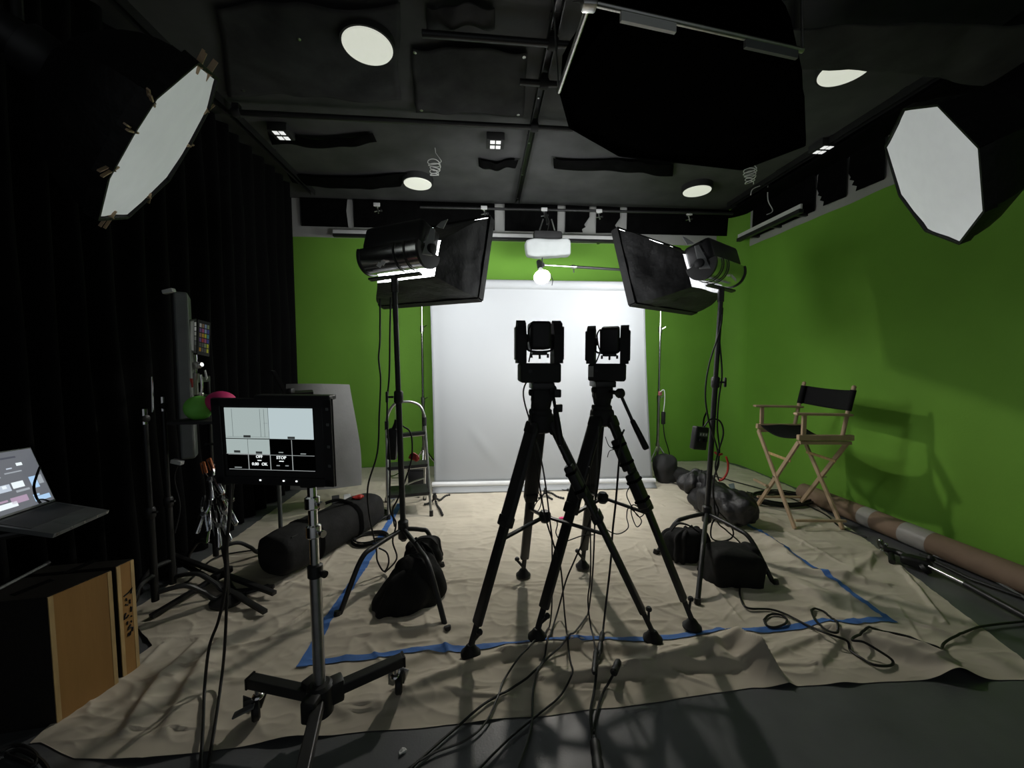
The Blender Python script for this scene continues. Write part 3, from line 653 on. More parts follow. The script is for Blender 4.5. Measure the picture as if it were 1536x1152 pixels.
# ------------------------------------------------------------------ octagonal softboxes
def octabox(face, n, depth, label, clothm, pegs=(), strobe=None, name='octagonal_softbox', group='octagonal softboxes'):
    """face: points of the front edge, all in one plane with outward normal n"""
    n = V(n).normalized(); F = [V(p) for p in face]; c = sum(F, V((0, 0, 0))) / len(F); ap = c - n * depth
    t = thing(name, label, 'softbox', c)
    if group: t['group'] = group
    k = len(F); rows = []
    for i in range(9):
        s = i / 8; rr = 0.16 + 0.84 * math.sin(s * PI / 2) ** 0.9
        rows.append([ap + (p - c) * rr + n * depth * (s ** 1.25) * 0.97 for p in F])
    MB().loft(rows, False).build('shell', 'softblack', t, 30)
    m = MB()
    for i in range(k):
        a, b = F[i], F[(i + 1) % k]; m.beam(c + (a - c) * 1.015 - n * 0.012, c + (b - c) * 1.015 - n * 0.012, 0.012, 0.045, n)
    m.build('edge_band', 'softblack', t, 0)
    def row(s):                                   # the cloth bellies slightly and puckers towards its edge
        out = []
        for i in range(k):
            for j in range(6):
                p = F[i].lerp(F[(i + 1) % k], j / 6); pk = 0.010 * noise.noise(p * 7 + V((s * 3, 0, 0)))
                out.append(c + (p - c) * (0.985 * s) + n * (0.028 * (1 - s * s) + pk * s))
        return out
    MB().loft([row(s) for s in (1, 0.92, 0.8, 0.6, 0.35, 0.1)], True).build('front_cloth', clothm, t, 60)
    for (i, s) in pegs:
        p = F[int(i) % k].lerp(F[(int(i) + 1) % k], i % 1); o = (p - c).normalized(); sd = n.cross(o).normalized()
        m = MB()
        for w in (-1, 1): m.beam(p - o * 0.03 + n * (0.0055 * w), p + o * 0.055 + n * (0.0055 * w) + sd * (0.006 * w), 0.009, 0.006, sd)
        m.tube([p + n * 0.014, p + sd * 0.012, p - n * 0.014, p - sd * 0.012], 0.002, 5, True)
        m.build('clothespin', 'wood', t, 0)
    if strobe:
        r, f, u = basis(-n); q = ap - n * 0.02
        MB().lathe([(0.07, -0.03), (0.085, 0.0), (0.085, 0.05), (0.062, 0.06), (0.062, strobe), (0.05, strobe + 0.012)], q, -n, 20).build('strobe_head', 'blackplastic', t)
        m = MB(); m.lathe([(0.02, 0), (0.028, 0.01), (0.028, 0.035)], q - n * (strobe * 0.55) + r * 0.07, r, 12); m.build('mount_knob', 'dullchrome', t)
        a = q - n * (strobe * 0.5) + u * 0.06; MB().cyl(a, (a.x, a.y, 3.40), 0.016, 12).build('hanging_pole', 'blackmetal', t)
    return c
oct_white = lit('octa_front_cloth', (0.86, 0.93, 0.91), 0.105, (0.62, 0.65, 0.64))
oct_white2 = lit('octa_front_cloth_bright', (0.92, 0.96, 0.96), 0.135, (0.62, 0.65, 0.64))
# near the curtain: lies in a plane facing the room and down
cL = V((-1.295, 1.708, 2.233)); az, el = math.radians(55), math.radians(-31)
nL = V((math.sin(az) * math.cos(el), math.cos(az) * math.cos(el), math.sin(el)))
def onplane(px, py, c, n): d = ray(px, py); o = V((0, 0, CAMH)); return o + d * ((c - o).dot(n) / d.dot(n))
fc = [onplane(x, y, cL, nL) for x, y in ((292, 93), (323, 118), (310, 162), (285, 211), (251, 268), (190, 323), (145, 325), (159, 265), (195, 200), (230, 145))]
octabox(fc, nL, 0.32, 'white faced octagonal softbox edged with clothespins beside the black curtain', oct_white, ((0.15, 1), (0.6, 1), (2.05, 1), (3.1, 1), (4.5, 1), (5.6, 1), (7.2, 1), (8.1, 1), (8.9, 1)), 0.2)
# by the green side wall
cR = V((2.36, 1.94, 2.37)); az, el = math.radians(302.1), math.radians(-22)
nR = V((math.sin(az) * math.cos(el), math.cos(az) * math.cos(el), math.sin(el)))
fc = [onplane(x, y, cR, nR) for x, y in ((1360, 167), (1410, 161), (1469, 222), (1476, 313), (1440, 360), (1391, 342), (1353, 291), (1333, 221))]
cc = sum(fc, V((0, 0, 0))) / 8; fc = [cc + (p - cc) * 1.03 for p in fc]
octabox(fc, nR, 0.36, 'white faced octagonal softbox hanging in front of the green side wall', oct_white2, (), 0.22)
# the big one overhead, closed black side down
zo = 2.62
fc = [at(x, y, Z=zo) for x, y in ((921, 18), (841, 130), (856, 187), (930, 230), (1113, 251), (1206, 215), (1203, 150), (1186, 80))]
c0 = sum(fc, V((0, 0, 0))) / 8
t = thing('overhead_softbox', 'huge black octagonal softbox hanging flat overhead with its dark side down', 'softbox', c0)
rows = []
for i in range(7):
    s = i / 6; rows.append([c0 + (p - c0) * (1 - 0.02 * s - 0.55 * max(0, s - 0.3) ** 1.5) + V((0, 0, 0.40 * s)) for p in fc])
MB().loft([[c0 + (p - c0) * 0.05 for p in fc]] + rows, True).build('shell', 'absorb', t, 30)
m = MB()
for i in range(8): m.beam(c0 + (fc[i] - c0) * 1.004, c0 + (fc[(i + 1) % 8] - c0) * 1.004, 0.014, 0.03)
m.build('edge_band', 'absorb', t, 0)
for p in fc[::2]: MB().cyl(c0 + (p - c0) * 0.8 + V((0, 0, 0.2)), V((p.x * 0.75 + c0.x * 0.25, p.y * 0.75 + c0.y * 0.25, 3.40)), 0.008).build('hanging_rod', 'blackmetal', t)
t = thing('ceiling_truss', 'pale metal frame bars around the near edge of the huge overhead softbox', 'frame', at(882, 4, Z=2.56))
a, b, c_ = at(884, 4, Z=2.56), at(1204, 76, Z=2.56), at(838, 137, Z=2.56)
MB().cyl(a, b, 0.009, 10).build('long_bar', 'alu', t); MB().cyl(a, c_, 0.010, 10).build('short_bar', 'dullchrome', t)
MB().beam(a.lerp(b, 0.13) + V((0, 0, -0.022)), a.lerp(b, 0.37) + V((0, 0, -0.022)), 0.012, 0.030).build('pale_strip', 'whiteplastic', t)
MB().beam(a.lerp(b, 0.70) + V((0, 0, -0.02)), a.lerp(b, 0.97) + V((0, 0, -0.02)), 0.012, 0.03).build('grey_strip', 'greymetal', t)
MB().box(a, (0.05, 0.04, 0.04), None, 0.008).build('corner_clamp', 'dullchrome', t)
for p in (a, c_, b): MB().cyl(p, (p.x - 0.06, p.y, 3.40), 0.004).build('hanging_wire', 'dullchrome', t)
# ------------------------------------------------------------------ two camera tripods with pan-tilt heads
def tripod(apex, feet, handle, label, mid=0.50):
    apex = V(apex); feet = [V(f) for f in feet]; cen = sum(feet, V((0, 0, 0))) / 3
    t = thing('camera_tripod', label, 'tripod', (cen.x, cen.y, 0), 'heavy black camera tripods')
    hub = apex - V((0, 0, 0.02))
    MB().lathe([(0.045, -0.06), (0.062, -0.05), (0.070, 0.0), (0.066, 0.03), (0.050, 0.045)], hub, (0, 0, 1), 20).build('bowl', 'dullblack', t)
    mids = []
    for ft in feet:
        d = V((ft.x - apex.x, ft.y - apex.y, 0)).normalized(); a = hub + d * 0.055 - V((0, 0, 0.01)); ft2 = ft + V((0, 0, 0.035))
        dr = (ft2 - a); sd = dr.cross(V((0, 0, 1))).normalized()
        P = lambda s: a + dr * s
        lg = MB(); lg.beam(P(0.0), P(0.47), 0.064, 0.036, V((0, 0, 1)), 0.010); lg = lg.build('leg', 'dullblack', t)
        m = MB()
        for w in (-1, 1): m.cyl(P(0.02) + sd * (0.028 * w), P(0.46) + sd * (0.028 * w), 0.016, 10)
        m.build('side_tube', 'blackmetal', lg)
        MB().beam(P(0.44), P(0.91), 0.055, 0.030, V((0, 0, 1)), 0.010).build('lower_section', 'blackmetal', lg)
        MB().beam(P(0.86), P(1.0), 0.027, 0.022, V((0, 0, 1)), 0.006).build('foot_tube', 'dullblack', lg)
        MB().beam(P(0.435), P(0.485), 0.074, 0.050, V((0, 0, 1)), 0.008).build('leg_lock', 'blackplastic', lg)
        MB().beam(P(-0.01), P(0.05), 0.078, 0.05, V((0, 0, 1)), 0.012).build('hinge', 'blackplastic', lg)
        MB().lathe([(0.047, 0), (0.047, 0.008), (0.036, 0.018), (0.022, 0.040), (0.014, 0.046)], (ft.x, ft.y, ft.z), (0, 0, 1), 20).build('rubber_foot', 'rubber', lg)
        k = ft2 + V((0, 0, 0.025)) - d * 0.02
        m = MB(); m.beam(k, k + sd * -0.045 + V((0, 0, 0.055)), 0.012, 0.016, V((0, 0, 1)), 0.004); m.lathe([(0.014, 0), (0.016, 0.01), (0.010, 0.018)], k + sd * -0.045 + V((0, 0, 0.055)), (0, 0, 1), 10); m.build('foot_lever', 'blackplastic', lg)
        mids.append(P(mid))
    sc = sum(mids, V((0, 0, 0))) / 3; sc = V((sc.x, sc.y, sc.z + 0.055))
    sp = MB().lathe([(0.020, -0.03), (0.032, -0.015), (0.032, 0.015), (0.020, 0.03)], sc, (0, 0, 1), 16).build('spreader', 'blackplastic', t)
    for q in mids: MB().beam(sc, q, 0.022, 0.014, V((0, 0, 1)), 0.004).build('spreader_arm', 'blackmetal', sp)
    # fluid head
    hd = MB(); hd.lathe([(0.056, 0.0), (0.056, 0.035), (0.046, 0.045), (0.050, 0.06), (0.056, 0.09), (0.052, 0.13), (0.040, 0.14)], apex, (0, 0, 1), 20); hd.box(apex + V((0, 0, 0.115)), (0.098, 0.11, 0.075), None, 0.012)
    hd = hd.build('fluid_head', 'dullblack', t)
    MB().box(apex + V((0, 0, 0.164)), (0.115, 0.14, 0.034), None, 0.004).build('quick_plate', 'blackmetal', hd)
    for (dx, z) in ((-0.062, 0.13), (-0.058, 0.03)): MB().lathe([(0.012, 0), (0.017, 0.006), (0.017, 0.022), (0.008, 0.026)], apex + V((dx * 0.7, -0.02, z)), (-1, -0.2, 0), 12).build('locking_knob', 'blackplastic', hd)
    h0, h1, h2 = [V(h) for h in handle]
    m = MB(); m.lathe([(0.018, -0.02), (0.026, -0.01), (0.026, 0.012), (0.018, 0.02)], h0, (1, 0.3, 0), 12); m.cyl(apex + V((0.03, 0, 0.12)), h0, 0.012); hr = m.build('handle_joint', 'blackplastic', t)
    MB().cyl(h0, h1, 0.0085, 12).build('handle_rod', 'blackmetal', hr)
    MB().tube([h1, h1.lerp(h2, 0.04), h1.lerp(h2, 0.3), h1.lerp(h2, 0.95), h2], [0.010, 0.013, 0.015, 0.017, 0.012], 14).build('handle_grip', 'rubber', hr)
    return t
GZ = lambda p: V((p.x, p.y, gh(p.x, p.y)))
A1 = at(812, 622, Y=2.0); A1 = V((A1.x, 2.0, 1.105))
tripod(A1, [on(706, 981, 0.005, .05), on(785, 863, 0.005, .05), on(979, 959, 0.005, .05)], (at(828, 585, Y=1.955), at(833, 612, Y=1.90), at(841, 668, Y=1.84)), 'black camera tripod nearest the monitor, its handle folded down', 0.545)
for hx, hy in ((836, 590), (838, 612)):
    MB().box(at(hx, hy, Y=1.905), (0.036, 0.03, 0.04), None, 0.006).build('handle_clip', 'blackplastic', bpy.data.objects['camera_tripod'])
A2 = at(903, 620, Y=2.20); A2 = V((A2.x, 2.20, 1.10))
tripod(A2, [on(806, 956, 0.005, .05), on(874, 850, 0.005, .05), on(1038, 941, 0.005, .05)], (at(930, 590, Y=2.0), at(948, 630, Y=1.97), at(970, 674, Y=1.93)), 'black camera tripod nearer the green side wall, its handle sticking out')

def pan_tilt(c, yaw, label, tilt=0.0, off=0.0, sticker=False):
    """robotic camera in a U-shaped yoke; c is the middle of its underside"""
    c = V(c); R = rotz(yaw); t = thing('pan_tilt_camera', label, 'camera', c, 'robotic cameras on the tripods')
    W = lambda x, y, z: c + R @ V((x, y, z))
    b = MB().box(W(0, 0, 0.050), (0.205, 0.16, 0.098), R, 0.012, 3).build('base', 'dullblack', t)
    MB().lathe([(0.010, 0), (0.010, 0.004)], W(-0.055, -0.08, 0.06), R @ V((0, -1, 0)), 12).build('socket', 'blackplastic', b)
    for s in (-1, 1):
        m = MB(); pr = [(-0.055, 0.098), (0.055, 0.098), (0.058, 0.22), (0.045, 0.285), (0.012, 0.318), (-0.03, 0.30), (-0.056, 0.24)]
        x0, x1 = s * 0.070, s * 0.116
        m.prism([W(x0, y, z) for y, z in pr], R @ V((x1 - x0, 0, 0))); ar = m.build('yoke_arm', 'dullblack', t, 0)
        MB().box(W(s * 0.118, 0, 0.20), (0.012, 0.085, 0.17), R, 0.005).build('arm_cover', 'blackplastic', ar)
        MB().cyl(W(s * 0.056, 0.0, 0.225), W(s * 0.075, 0.0, 0.225), 0.022, 16).build('tilt_axle', 'blackmetal', ar)
    T = R @ Matrix.Rotation(tilt, 3, 'X'); bc = W(off, -0.005, 0.238)
    cb = MB().box(bc + T @ V((0, 0.0, 0)), (0.104, 0.15, 0.140), T, 0.016, 4).build('camera_body', 'blackplastic', t)
    MB().lathe([(0.042, 0), (0.046, 0.01), (0.046, 0.05), (0.040, 0.055)], bc + T @ V((0, 0.07, 0)), T @ V((0, 1, 0)), 24).build('lens', 'blackmetal', cb)
    m = MB(); m.tube(catmull([W(-0.066, -0.02, 0.205), W(-0.062, -0.03, 0.168), W(-0.03, -0.035, 0.158), W(0.03, -0.035, 0.158), W(0.062, -0.03, 0.168), W(0.066, -0.02, 0.205)], 6), 0.0055, 8); m.build('cradle_bar', 'blackmetal', t)
    m = MB(); m.box(W(off, -0.01, 0.148), (0.075, 0.07, 0.016), R, 0.004)
    m.build('mount_plate', 'blackmetal', t)
    for dx in (-0.042, 0.0, 0.042): MB().cyl(W(dx + off, -0.03, 0.146), W(dx + off, -0.03, 0.126 if dx else 0.120), 0.006, 10).build('thumb_screw', 'blackmetal', t)
    MB().tube(catmull([W(-0.05 + off, -0.07, 0.29), W(-0.065 + off, -0.085, 0.26), W(-0.058 + off, -0.08, 0.20), W(-0.05 + off, -0.07, 0.165), W(-0.06, -0.06, 0.105)], 8), 0.004, 6).build('loose_wire', 'rubber', t)
    if sticker:
        MB().box(W(-0.085, -0.0815, 0.055), (0.028, 0.002, 0.06), R).build('label_sticker', mat('pale_label', (0.45, 0.45, 0.42), 0.6), b)
    return t
c1 = at(808, 568, Y=2.0); pan_tilt((c1.x, 2.0, A1.z + 0.181), 0.02, 'black robotic camera on the tripod nearest the monitor')
c2 = at(911, 569, Y=2.20); pan_tilt((c2.x, 2.20, A2.z + 0.181), -0.38, 'black robotic camera with a pale label, turned aside on its tripod', 0.15, 0.012, True)

def strap_box(p, d, size, label, name='power_adapter', group='black power adapters strapped to the tripod legs'):
    p = V(p); d = V(d).normalized(); r, f, u = basis(d)
    t = thing(name, label, 'power adapter', p, group)
    MB().box(p, size, mat3(r, f, u), 0.010, 3).build('body', 'blackplastic', t)
    for s in (-0.28, 0.28): MB().box(p + f * size[1] * s, (size[0] + 0.006, 0.016, size[2] + 0.006), mat3(r, f, u), 0.004).build('strap', 'velvet', t)
    pts = catmull([p - f * size[1] * 0.5, p - f * (size[1] * 0.5 + 0.045) + r * 0.01, p - f * (size[1] * 0.5 + 0.05) - r * 0.025, p - f * (size[1] * 0.5)- r * 0.02], 6)
    MB().tube(pts, 0.004, 6).build('cord', 'rubber', t)
def legpt(ap, ft, s, out=0.045):
    ap, ft = V(ap), V(ft); p = ap.lerp(ft, s); dr = ft - ap; d = V((ft.x - ap.x, ft.y - ap.y, 0)).normalized(); nrm = V((0, -1, 0.25)); nrm = (nrm - dr.normalized() * nrm.dot(dr.normalized())).normalized()
    return p + nrm * out, dr
f1c, f2c = on(979, 959), on(1038, 941)
p, d = legpt(A1, f1c, 0.29, 0.064); strap_box(p, d, (0.078, 0.17, 0.045), 'black adapter with a looped cord strapped to the leg where the tripods cross')
p, d = legpt(A2, f2c, 0.215, 0.056); strap_box(p, d, (0.085, 0.18, 0.05), 'upper black adapter strapped below the handle of the tripod nearer the green wall')
p, d = legpt(A2, f2c, 0.385, 0.058); strap_box(p, d, (0.085, 0.19, 0.055), 'lower black adapter strapped to the leg of the tripod nearer the green wall')
for (dx, dz) in ((0.045, 0.115), (0.05, 0.04)):
    pass

# ------------------------------------------------------------------ monitor on a rolling stand
HB = V((-0.612, 1.43, 0.15)); PT = at(468, 740, Y=1.50); PT = V((PT.x, 1.50, PT.z))
t = thing('rolling_stand', 'chrome column rolling stand with black three-legged base carrying the monitor', 'stand', (HB.x, HB.y, 0))
base = V((HB.x, HB.y, 0.10)); topp = V((PT.x, PT.y, 0.92))
MB().cyl(base, base.lerp(topp, 0.62), 0.021, 20).build('lower_column', 'dullchrome', t)
MB().cyl(base.lerp(topp, 0.62), topp, 0.0165, 20).build('upper_column', 'chrome', t)
for s, mm in ((0.62, 'blackplastic'), (0.80, 'chrome'), (0.93, 'chrome')):
    p = base.lerp(topp, s); c = MB().lathe([(0.021, -0.025), (0.027, -0.02), (0.027, 0.02), (0.021, 0.025)], p, topp - base, 18).build('collar', mm, t)
    MB().lathe([(0.006, 0), (0.006, 0.02), (0.013, 0.022), (0.013, 0.034)], p + V((0.02, -0.012, 0)), (0.8, -0.5, 0), 12).build('collar_knob', mm, c)
m = MB(); m.lathe([(0.030, -0.06), (0.046, -0.05), (0.046, 0.05), (0.034, 0.06)], HB - V((0, 0, 0.01)), (0, 0, 1), 20)
for a in range(3): 
    an = [2.55, 0.55, -1.75][a]; m.box(HB + V((math.cos(an) * 0.05, math.sin(an) * 0.05, 0)), (0.06, 0.055, 0.085), rotz(an), 0.008)
hubo = m.build('hub', 'blackmetal', t)
ends = [at(376, 1021, Z=0.165), at(604, 989, Z=0.165), at(448, 1185, Z=0.15)]
cast = [at(365, 1082, Z=0.0), at(597, 1035, Z=0.0), at(440, 1260, Z=0.0)]
for i, (e_, cc) in enumerate(zip(ends, cast)):
    lg = MB().beam(HB, e_, 0.040, 0.040, V((0, 0, 1)), 0.004).build('leg', 'blackmetal', t, 0)
    d = (e_ - HB); d.z = 0; d.normalize(); p = e_ - d * 0.03
    MB().beam(e_ - d * 0.002, e_ + d * 0.006, 0.043, 0.043).build('end_cap', 'rubber', lg)
    wc = V((p.x + 0.012 * (1 if i == 1 else -1), p.y, gh(p.x, p.y) + 0.041)); axd = V((0.75, 0.5, 0)).normalized() if i != 1 else V((1, 0.2, 0)).normalized()
    m = MB(); m.cyl(p - V((0, 0, 0.02)), V((p.x, p.y, 0.112)), 0.012, 12); m.ball(V((p.x, p.y, 0.108)), 0.022, 8, (1, 1, 0.6)); m.build('caster_stem', 'chrome', lg)
    m = MB()
    for s in (-1, 1): m.prism([wc + axd * (0.019 * s) + v for v in (V((0, 0, -0.008)), V((0.022, 0.0, 0.05)), V((-0.018, 0.0, 0.068)), V((-0.02, 0, 0.0)))], axd * 0.003 * s)
    m.build('caster_fork', 'chrome', lg, 0)
    MB().lathe([(0.016, -0.015), (0.034, -0.014), (0.040, -0.008), (0.041, 0.008), (0.034, 0.014), (0.016, 0.015)], wc, axd, 24).build('caster_wheel', 'rubber', lg)
    if i == 0: m = MB(); m.beam(wc + V((0.01, -0.02, 0.035)), wc + V((-0.06, -0.035, 0.01)), 0.03, 0.008, V((0, 0, 1)), 0.003); m.build('brake_pedal', 'greymetal', lg)
MB().box(topp + V((-0.02, 0.075, 0.03)), (0.10, 0.05, 0.10), None, 0.008).build('mount_head', 'blackmetal', t)

# monitor: screen measured from its four picture corners, turned slightly away from the wall
MYAW = -0.17
Rm = rotz(MYAW); mr = Rm @ V((1, 0, 0)); mn = Rm @ V((0, -1, 0)); mu = V((0, 0, 1)); Rt = Matrix.Rotation(0.03, 3, mr); mn = Rt @ mn; mu = Rt @ mu
mc = at(410, 663, Y=1.53)
t = thing('video_monitor', 'large black video monitor showing a white split-view picture', 'monitor', mc)
MP = lambda x, y, z=0.0: mc + mr * x + mu * y + mn * z
RM = mat3(mr, -mn, mu)
MW, MH = 0.485, 0.335
MB().box(MP(-0.05, 0, -0.04), (MW - 0.13, 0.07, MH - 0.04), RM, 0.006).build('housing', 'dullblack', t, 0)
MB().box(MP(0, 0, -0.004), (MW, 0.006, MH), RM, 0.002).build('front_panel', 'dullblack', t, 0)
m = MB()
for y in (-1, 1): m.box(MP(0, y * (MH / 2 - 0.016), 0.004), (MW - 0.006, 0.010, 0.030), RM, 0.002)
for x in (-1, 1): m.box(MP(x * (MW / 2 - 0.02), 0, 0.004), (0.036, 0.010, MH - 0.008), RM, 0.002)
m.build('bezel', 'blackplastic', t, 0)
MB().box(MP(0.085, MH / 2 + 0.003, -0.02), (0.30, 0.05, 0.018), RM, 0.004).build('top_rail', 'blackmetal', t, 0)
for y in (0.13, 0.072, -0.012, -0.085): MB().box(MP(MW / 2 - 0.016, y, 0.010), (0.011, 0.004, 0.011), RM, 0.002).build('side_button', 'greymetal', t, 0)
m = MB()
for x in (-0.055, 0.04, 0.092): m.box(MP(x, -MH / 2 + 0.020, 0.010), (0.006, 0.002, 0.005), RM)
m.build('indicator_light', lit('indicator_light', (0.9, 0.95, 0.95), 0.7), t, 0)
# picture area
sx0, sx1, sy0, sy1 = -0.192, 0.166, -0.112, 0.132
scw, sch = sx1 - sx0, sy1 - sy0
scr = MB().box(MP((sx0 + sx1) / 2, (sy0 + sy1) / 2, 0.0015), (scw, 0.003, sch), RM).build('screen', 'glassblack', t, 0)
def pic(u0, v0, u1, v1, lift=0.0035): return (MP(sx0 + scw * (u0 + u1) / 2, sy1 - sch * (v0 + v1) / 2, lift), (scw * (u1 - u0), 0.001, sch * (v1 - v0)), RM)
m = MB(); m.box(*pic(0.004, 0.005, 0.498, 0.487)); m.box(*pic(0.004, 0.50, 0.247, 0.735)); m.box(*pic(0.253, 0.50, 0.498, 0.735)); m.slot(1); m.box(*pic(0.504, 0.005, 0.998, 0.487))
m.build('bright_view', [lit('screen_view_pale', (0.76, 0.90, 0.88), 0.21, (0.01, 0.01, 0.01)), lit('screen_view_white', (0.78, 0.93, 0.96), 0.26, (0.01, 0.01, 0.01))], scr, 0)
m = MB(); m.box(*pic(0.0, 0.732, 0.498, 0.738, .004))
for v in (0.745, 0.985): m.box(*pic(0.02, v - 0.003, 0.998, v + 0.003, .004))
for u in (0.25, 0.50, 0.75): m.box(*pic(u - 0.003, 0.745, u + 0.003, 0.985, .004))
m.box(*pic(0.748, 0.50, 0.752, 0.745, .004)); m.build('grid_lines', lit('screen_lines', (0.7, 0.75, 0.75), 0.20, (0.01, 0.01, 0.01)), scr, 0)
m = MB()
for u in (0.09, 0.41, 0.455): m.box(*pic(u - 0.0015, 0.02, u + 0.0015, 0.46, .0042))
m.box(*pic(0.02, 0.46, 0.49, 0.463, .0042)); m.box(*pic(0.445, 0.243, 0.49, 0.246, .0042)); m.build('frame_guide', lit('screen_guide', (0.4, 0.5, 0.5), 0.12, (0.01, 0.01, 0.01)), scr, 0)
m = MB()
for (u, v, w) in ((0.25, 0.455, .04), (0.75, 0.465, .04), (0.125, 0.70, .035), (0.375, 0.71, .035)): m.box(*pic(u - w, v - 0.018, u + w, v + 0.018, .0045))
m.build('caption_pill', lit('screen_pill', (0.15, 0.17, 0.17), 0.08, (0.01, 0.01, 0.01)), scr, 0)
tl = lit('screen_letters', (0.9, 0.95, 0.95), 0.45, (0.01, 0.01, 0.01))
m = MB(); TX = lambda u, v: MP(sx0 + scw * u, sy1 - sch * v, 0.0045)
m.text('OFF', 0.0155, TX(0.375, 0.795), mr, mu); m.text('STOP', 0.0165, TX(0.625, 0.805), mr, mu); m.text('0.00', 0.016, TX(0.325, 0.915), mr, mu); m.text('OK', 0.016, TX(0.43, 0.915), mr, mu)
for (u, v, w) in ((0.375, 0.835, .022), (0.625, 0.84, .025)): m.box(*pic(u - w, v - 0.006, u + w, v + 0.006, .0045))
m.build('status_text', tl, scr, 0)
m = MB()
for (u, v, w) in ((0.125, 0.955, .04), (0.625, 0.70, .025), (0.875, 0.715, .03), (0.585, 0.91, .018), (0.685, 0.91, .018)): m.box(*pic(u - w, v - 0.007, u + w, v + 0.007, .0045))
m.build('small_caption', lit('screen_small_caption', (0.5, 0.55, 0.55), 0.22, (0.01, 0.01, 0.01)), scr, 0)
# ------------------------------------------------------------------ laptop on its stand
n = V((0.243, 0.158, 0.957)).normalized(); P1 = V((0, 0, CAMH)) + ray(164, 765) * 1.62
def lp(px, py): return onplane(px, py, P1, n)
ff, fn_, hf, hn = lp(164, 765), lp(81, 801), lp(96, 750), lp(-2, 783)
wd = (fn_ - ff).normalized(); dpv = (hf - ff); dpv = (dpv - wd * dpv.dot(wd) * 0.6).normalized()
LW, LD = (fn_ - ff).length, (hf - ff).length * 1.02
LM = mat3(wd, dpv, wd.cross(dpv)); lc = ff + wd * LW / 2 + dpv * LD / 2
nn = wd.cross(dpv).normalized(); nn = nn if nn.z > 0 else -nn
t = thing('laptop', 'open dark grey laptop with a lit screen in front of the black curtain', 'laptop', lc)
def LP(a, b, c): return ff + wd * (LW * a) + dpv * (LD * b) + nn * c
def slab(m, a0, b0, a1, b1, c0, c1): return m.prism([LP(a0, b0, c0), LP(a1, b0, c0), LP(a1, b1, c0), LP(a0, b1, c0)], nn * (c1 - c0))
slab(MB(), 0, 0, 1, 1, -0.014, 0).build('base', 'laptopbody', t, 0)
slab(MB(), 0.05, 0.40, 0.95, 0.92, 0, 0.0012).build('keyboard', 'keys', t, 0)
slab(MB(), 0.32, 0.05, 0.68, 0.34, 0, 0.0008).build('trackpad', mat('trackpad', (0.10, 0.11, 0.11), 0.4), t, 0)
m = MB()
for a in (0.03, 0.24, 0.47, 0.70, 0.93): slab(m, a - 0.02, -0.004, a + 0.03, 0.006, -0.011, -0.001)
m.build('edge_glint', 'polished', t, 0)
# lid: hinge edge at depth 1, leaning back
q_up = V((0, 0, CAMH)) + ray(64, 674) * ((hf - V((0, 0, CAMH))).length / ray(82, 745).length * 1.035)
hp = LP(0, 1, 0.004) ; up = (q_up - hp); LH = up.length; up = (up - wd * up.dot(wd) * 0.5).normalized(); ln = wd.cross(up).normalized(); ln = ln if ln.dot(V((0, 0, CAMH)) - hp) > 0 else -ln
def SP(a, b, c): return hp + wd * (LW * a) + up * (LH * b) + ln * c
def quad3(m, a0, b0, a1, b1, c, th=0.0006): return m.prism([SP(a0, b0, c), SP(a1, b0, c), SP(a1, b1, c), SP(a0, b1, c)], ln * th)
lid = quad3(MB(), 0, 0, 1, 1, -0.007, 0.007).build('lid', 'laptopbody', t, 0)
quad3(MB(), 0.015, 0.03, 0.985, 0.98, 0.0004).build('display', lit('laptop_display', (0.62, 0.66, 0.76), 0.09, (0.03, 0.03, 0.03)), lid, 0)
cols = [((0.55, 0.62, 0.72), .42), ((0.75, 0.82, 0.85), .5), ((0.55, 0.40, 0.55), .33), ((0.40, 0.60, 0.85), .45), ((0.5, 0.55, 0.6), .3), ((0.14, 0.15, 0.20), .2)]
cm = [lit('laptop_picture', c, s, (0.02, 0.02, 0.02)) for c, s in cols]
m = MB()
rl = random.Random(5)
for (a0, b0, a1, b1, s) in ((.30, .86, .90, .89, 5), (.60, .72, .82, .745, 1), (.62, .64, .70, .70, 1), (.42, .69, .50, .71, 0), (.25, .72, .34, .77, 1), (.30, .62, .55, .64, 4), (.62, .58, .82, .595, 0), (.55, .35, .83, .46, 0), (.35, .37, .52, .47, 1), (.60, .40, .66, .45, 1), (.30, .30, .50, .335, 4),
                            (.38, .14, .62, .24, 2), (.55, .10, .83, .18, 1), (.14, .30, .25, .50, 3), (.05, .08, .30, .16, 3), (.20, .17, .30, .2, 3), (.66, .2, .84, .23, 2), (.05, .35, .13, .5, 4), (.88, .05, .97, .95, 5)):
    m.slot(s); quad3(m, a0, b0, a1, b1, 0.0012, 0.0004)
m.build('display_picture', cm, lid, 0)
m = MB(); m.tube(catmull([SP(.02, .62, .003), SP(.12, .5, .003), SP(.24, .33, .003), SP(.28, .15, .003), SP(.26, .03, .003)], 8), 0.0045, 6); m.tube(catmull([SP(.28, .10, .003), SP(.20, .08, .003), SP(.12, .02, .003)], 6), 0.003, 6); m.build('dark_curve', 'glassblack', lid)
t = thing('laptop_stand', 'thin dark stand with a small tray holding the laptop beside wooden boxes', 'stand', (lc.x, lc.y, 0))
MB().prism([LP(0.1, 0.1, -0.0155), LP(0.9, 0.1, -0.0155), LP(0.9, 0.9, -0.0155), LP(0.1, 0.9, -0.0155)], nn * -0.012).build('tray', 'blackmetal', t, 0)
u1 = LP(0.6, 0.5, -0.034); u0 = V((u1.x - 0.42, u1.y - 0.22, u1.z - 0.02)); pb = V((u0.x, u0.y, 0.0))
MB().cyl(u1, u0, 0.014, 10).build('side_arm', 'blackmetal', t)
MB().cyl(u0, (pb.x, pb.y, 0.10), 0.014, 12).build('pole', 'blackmetal', t)
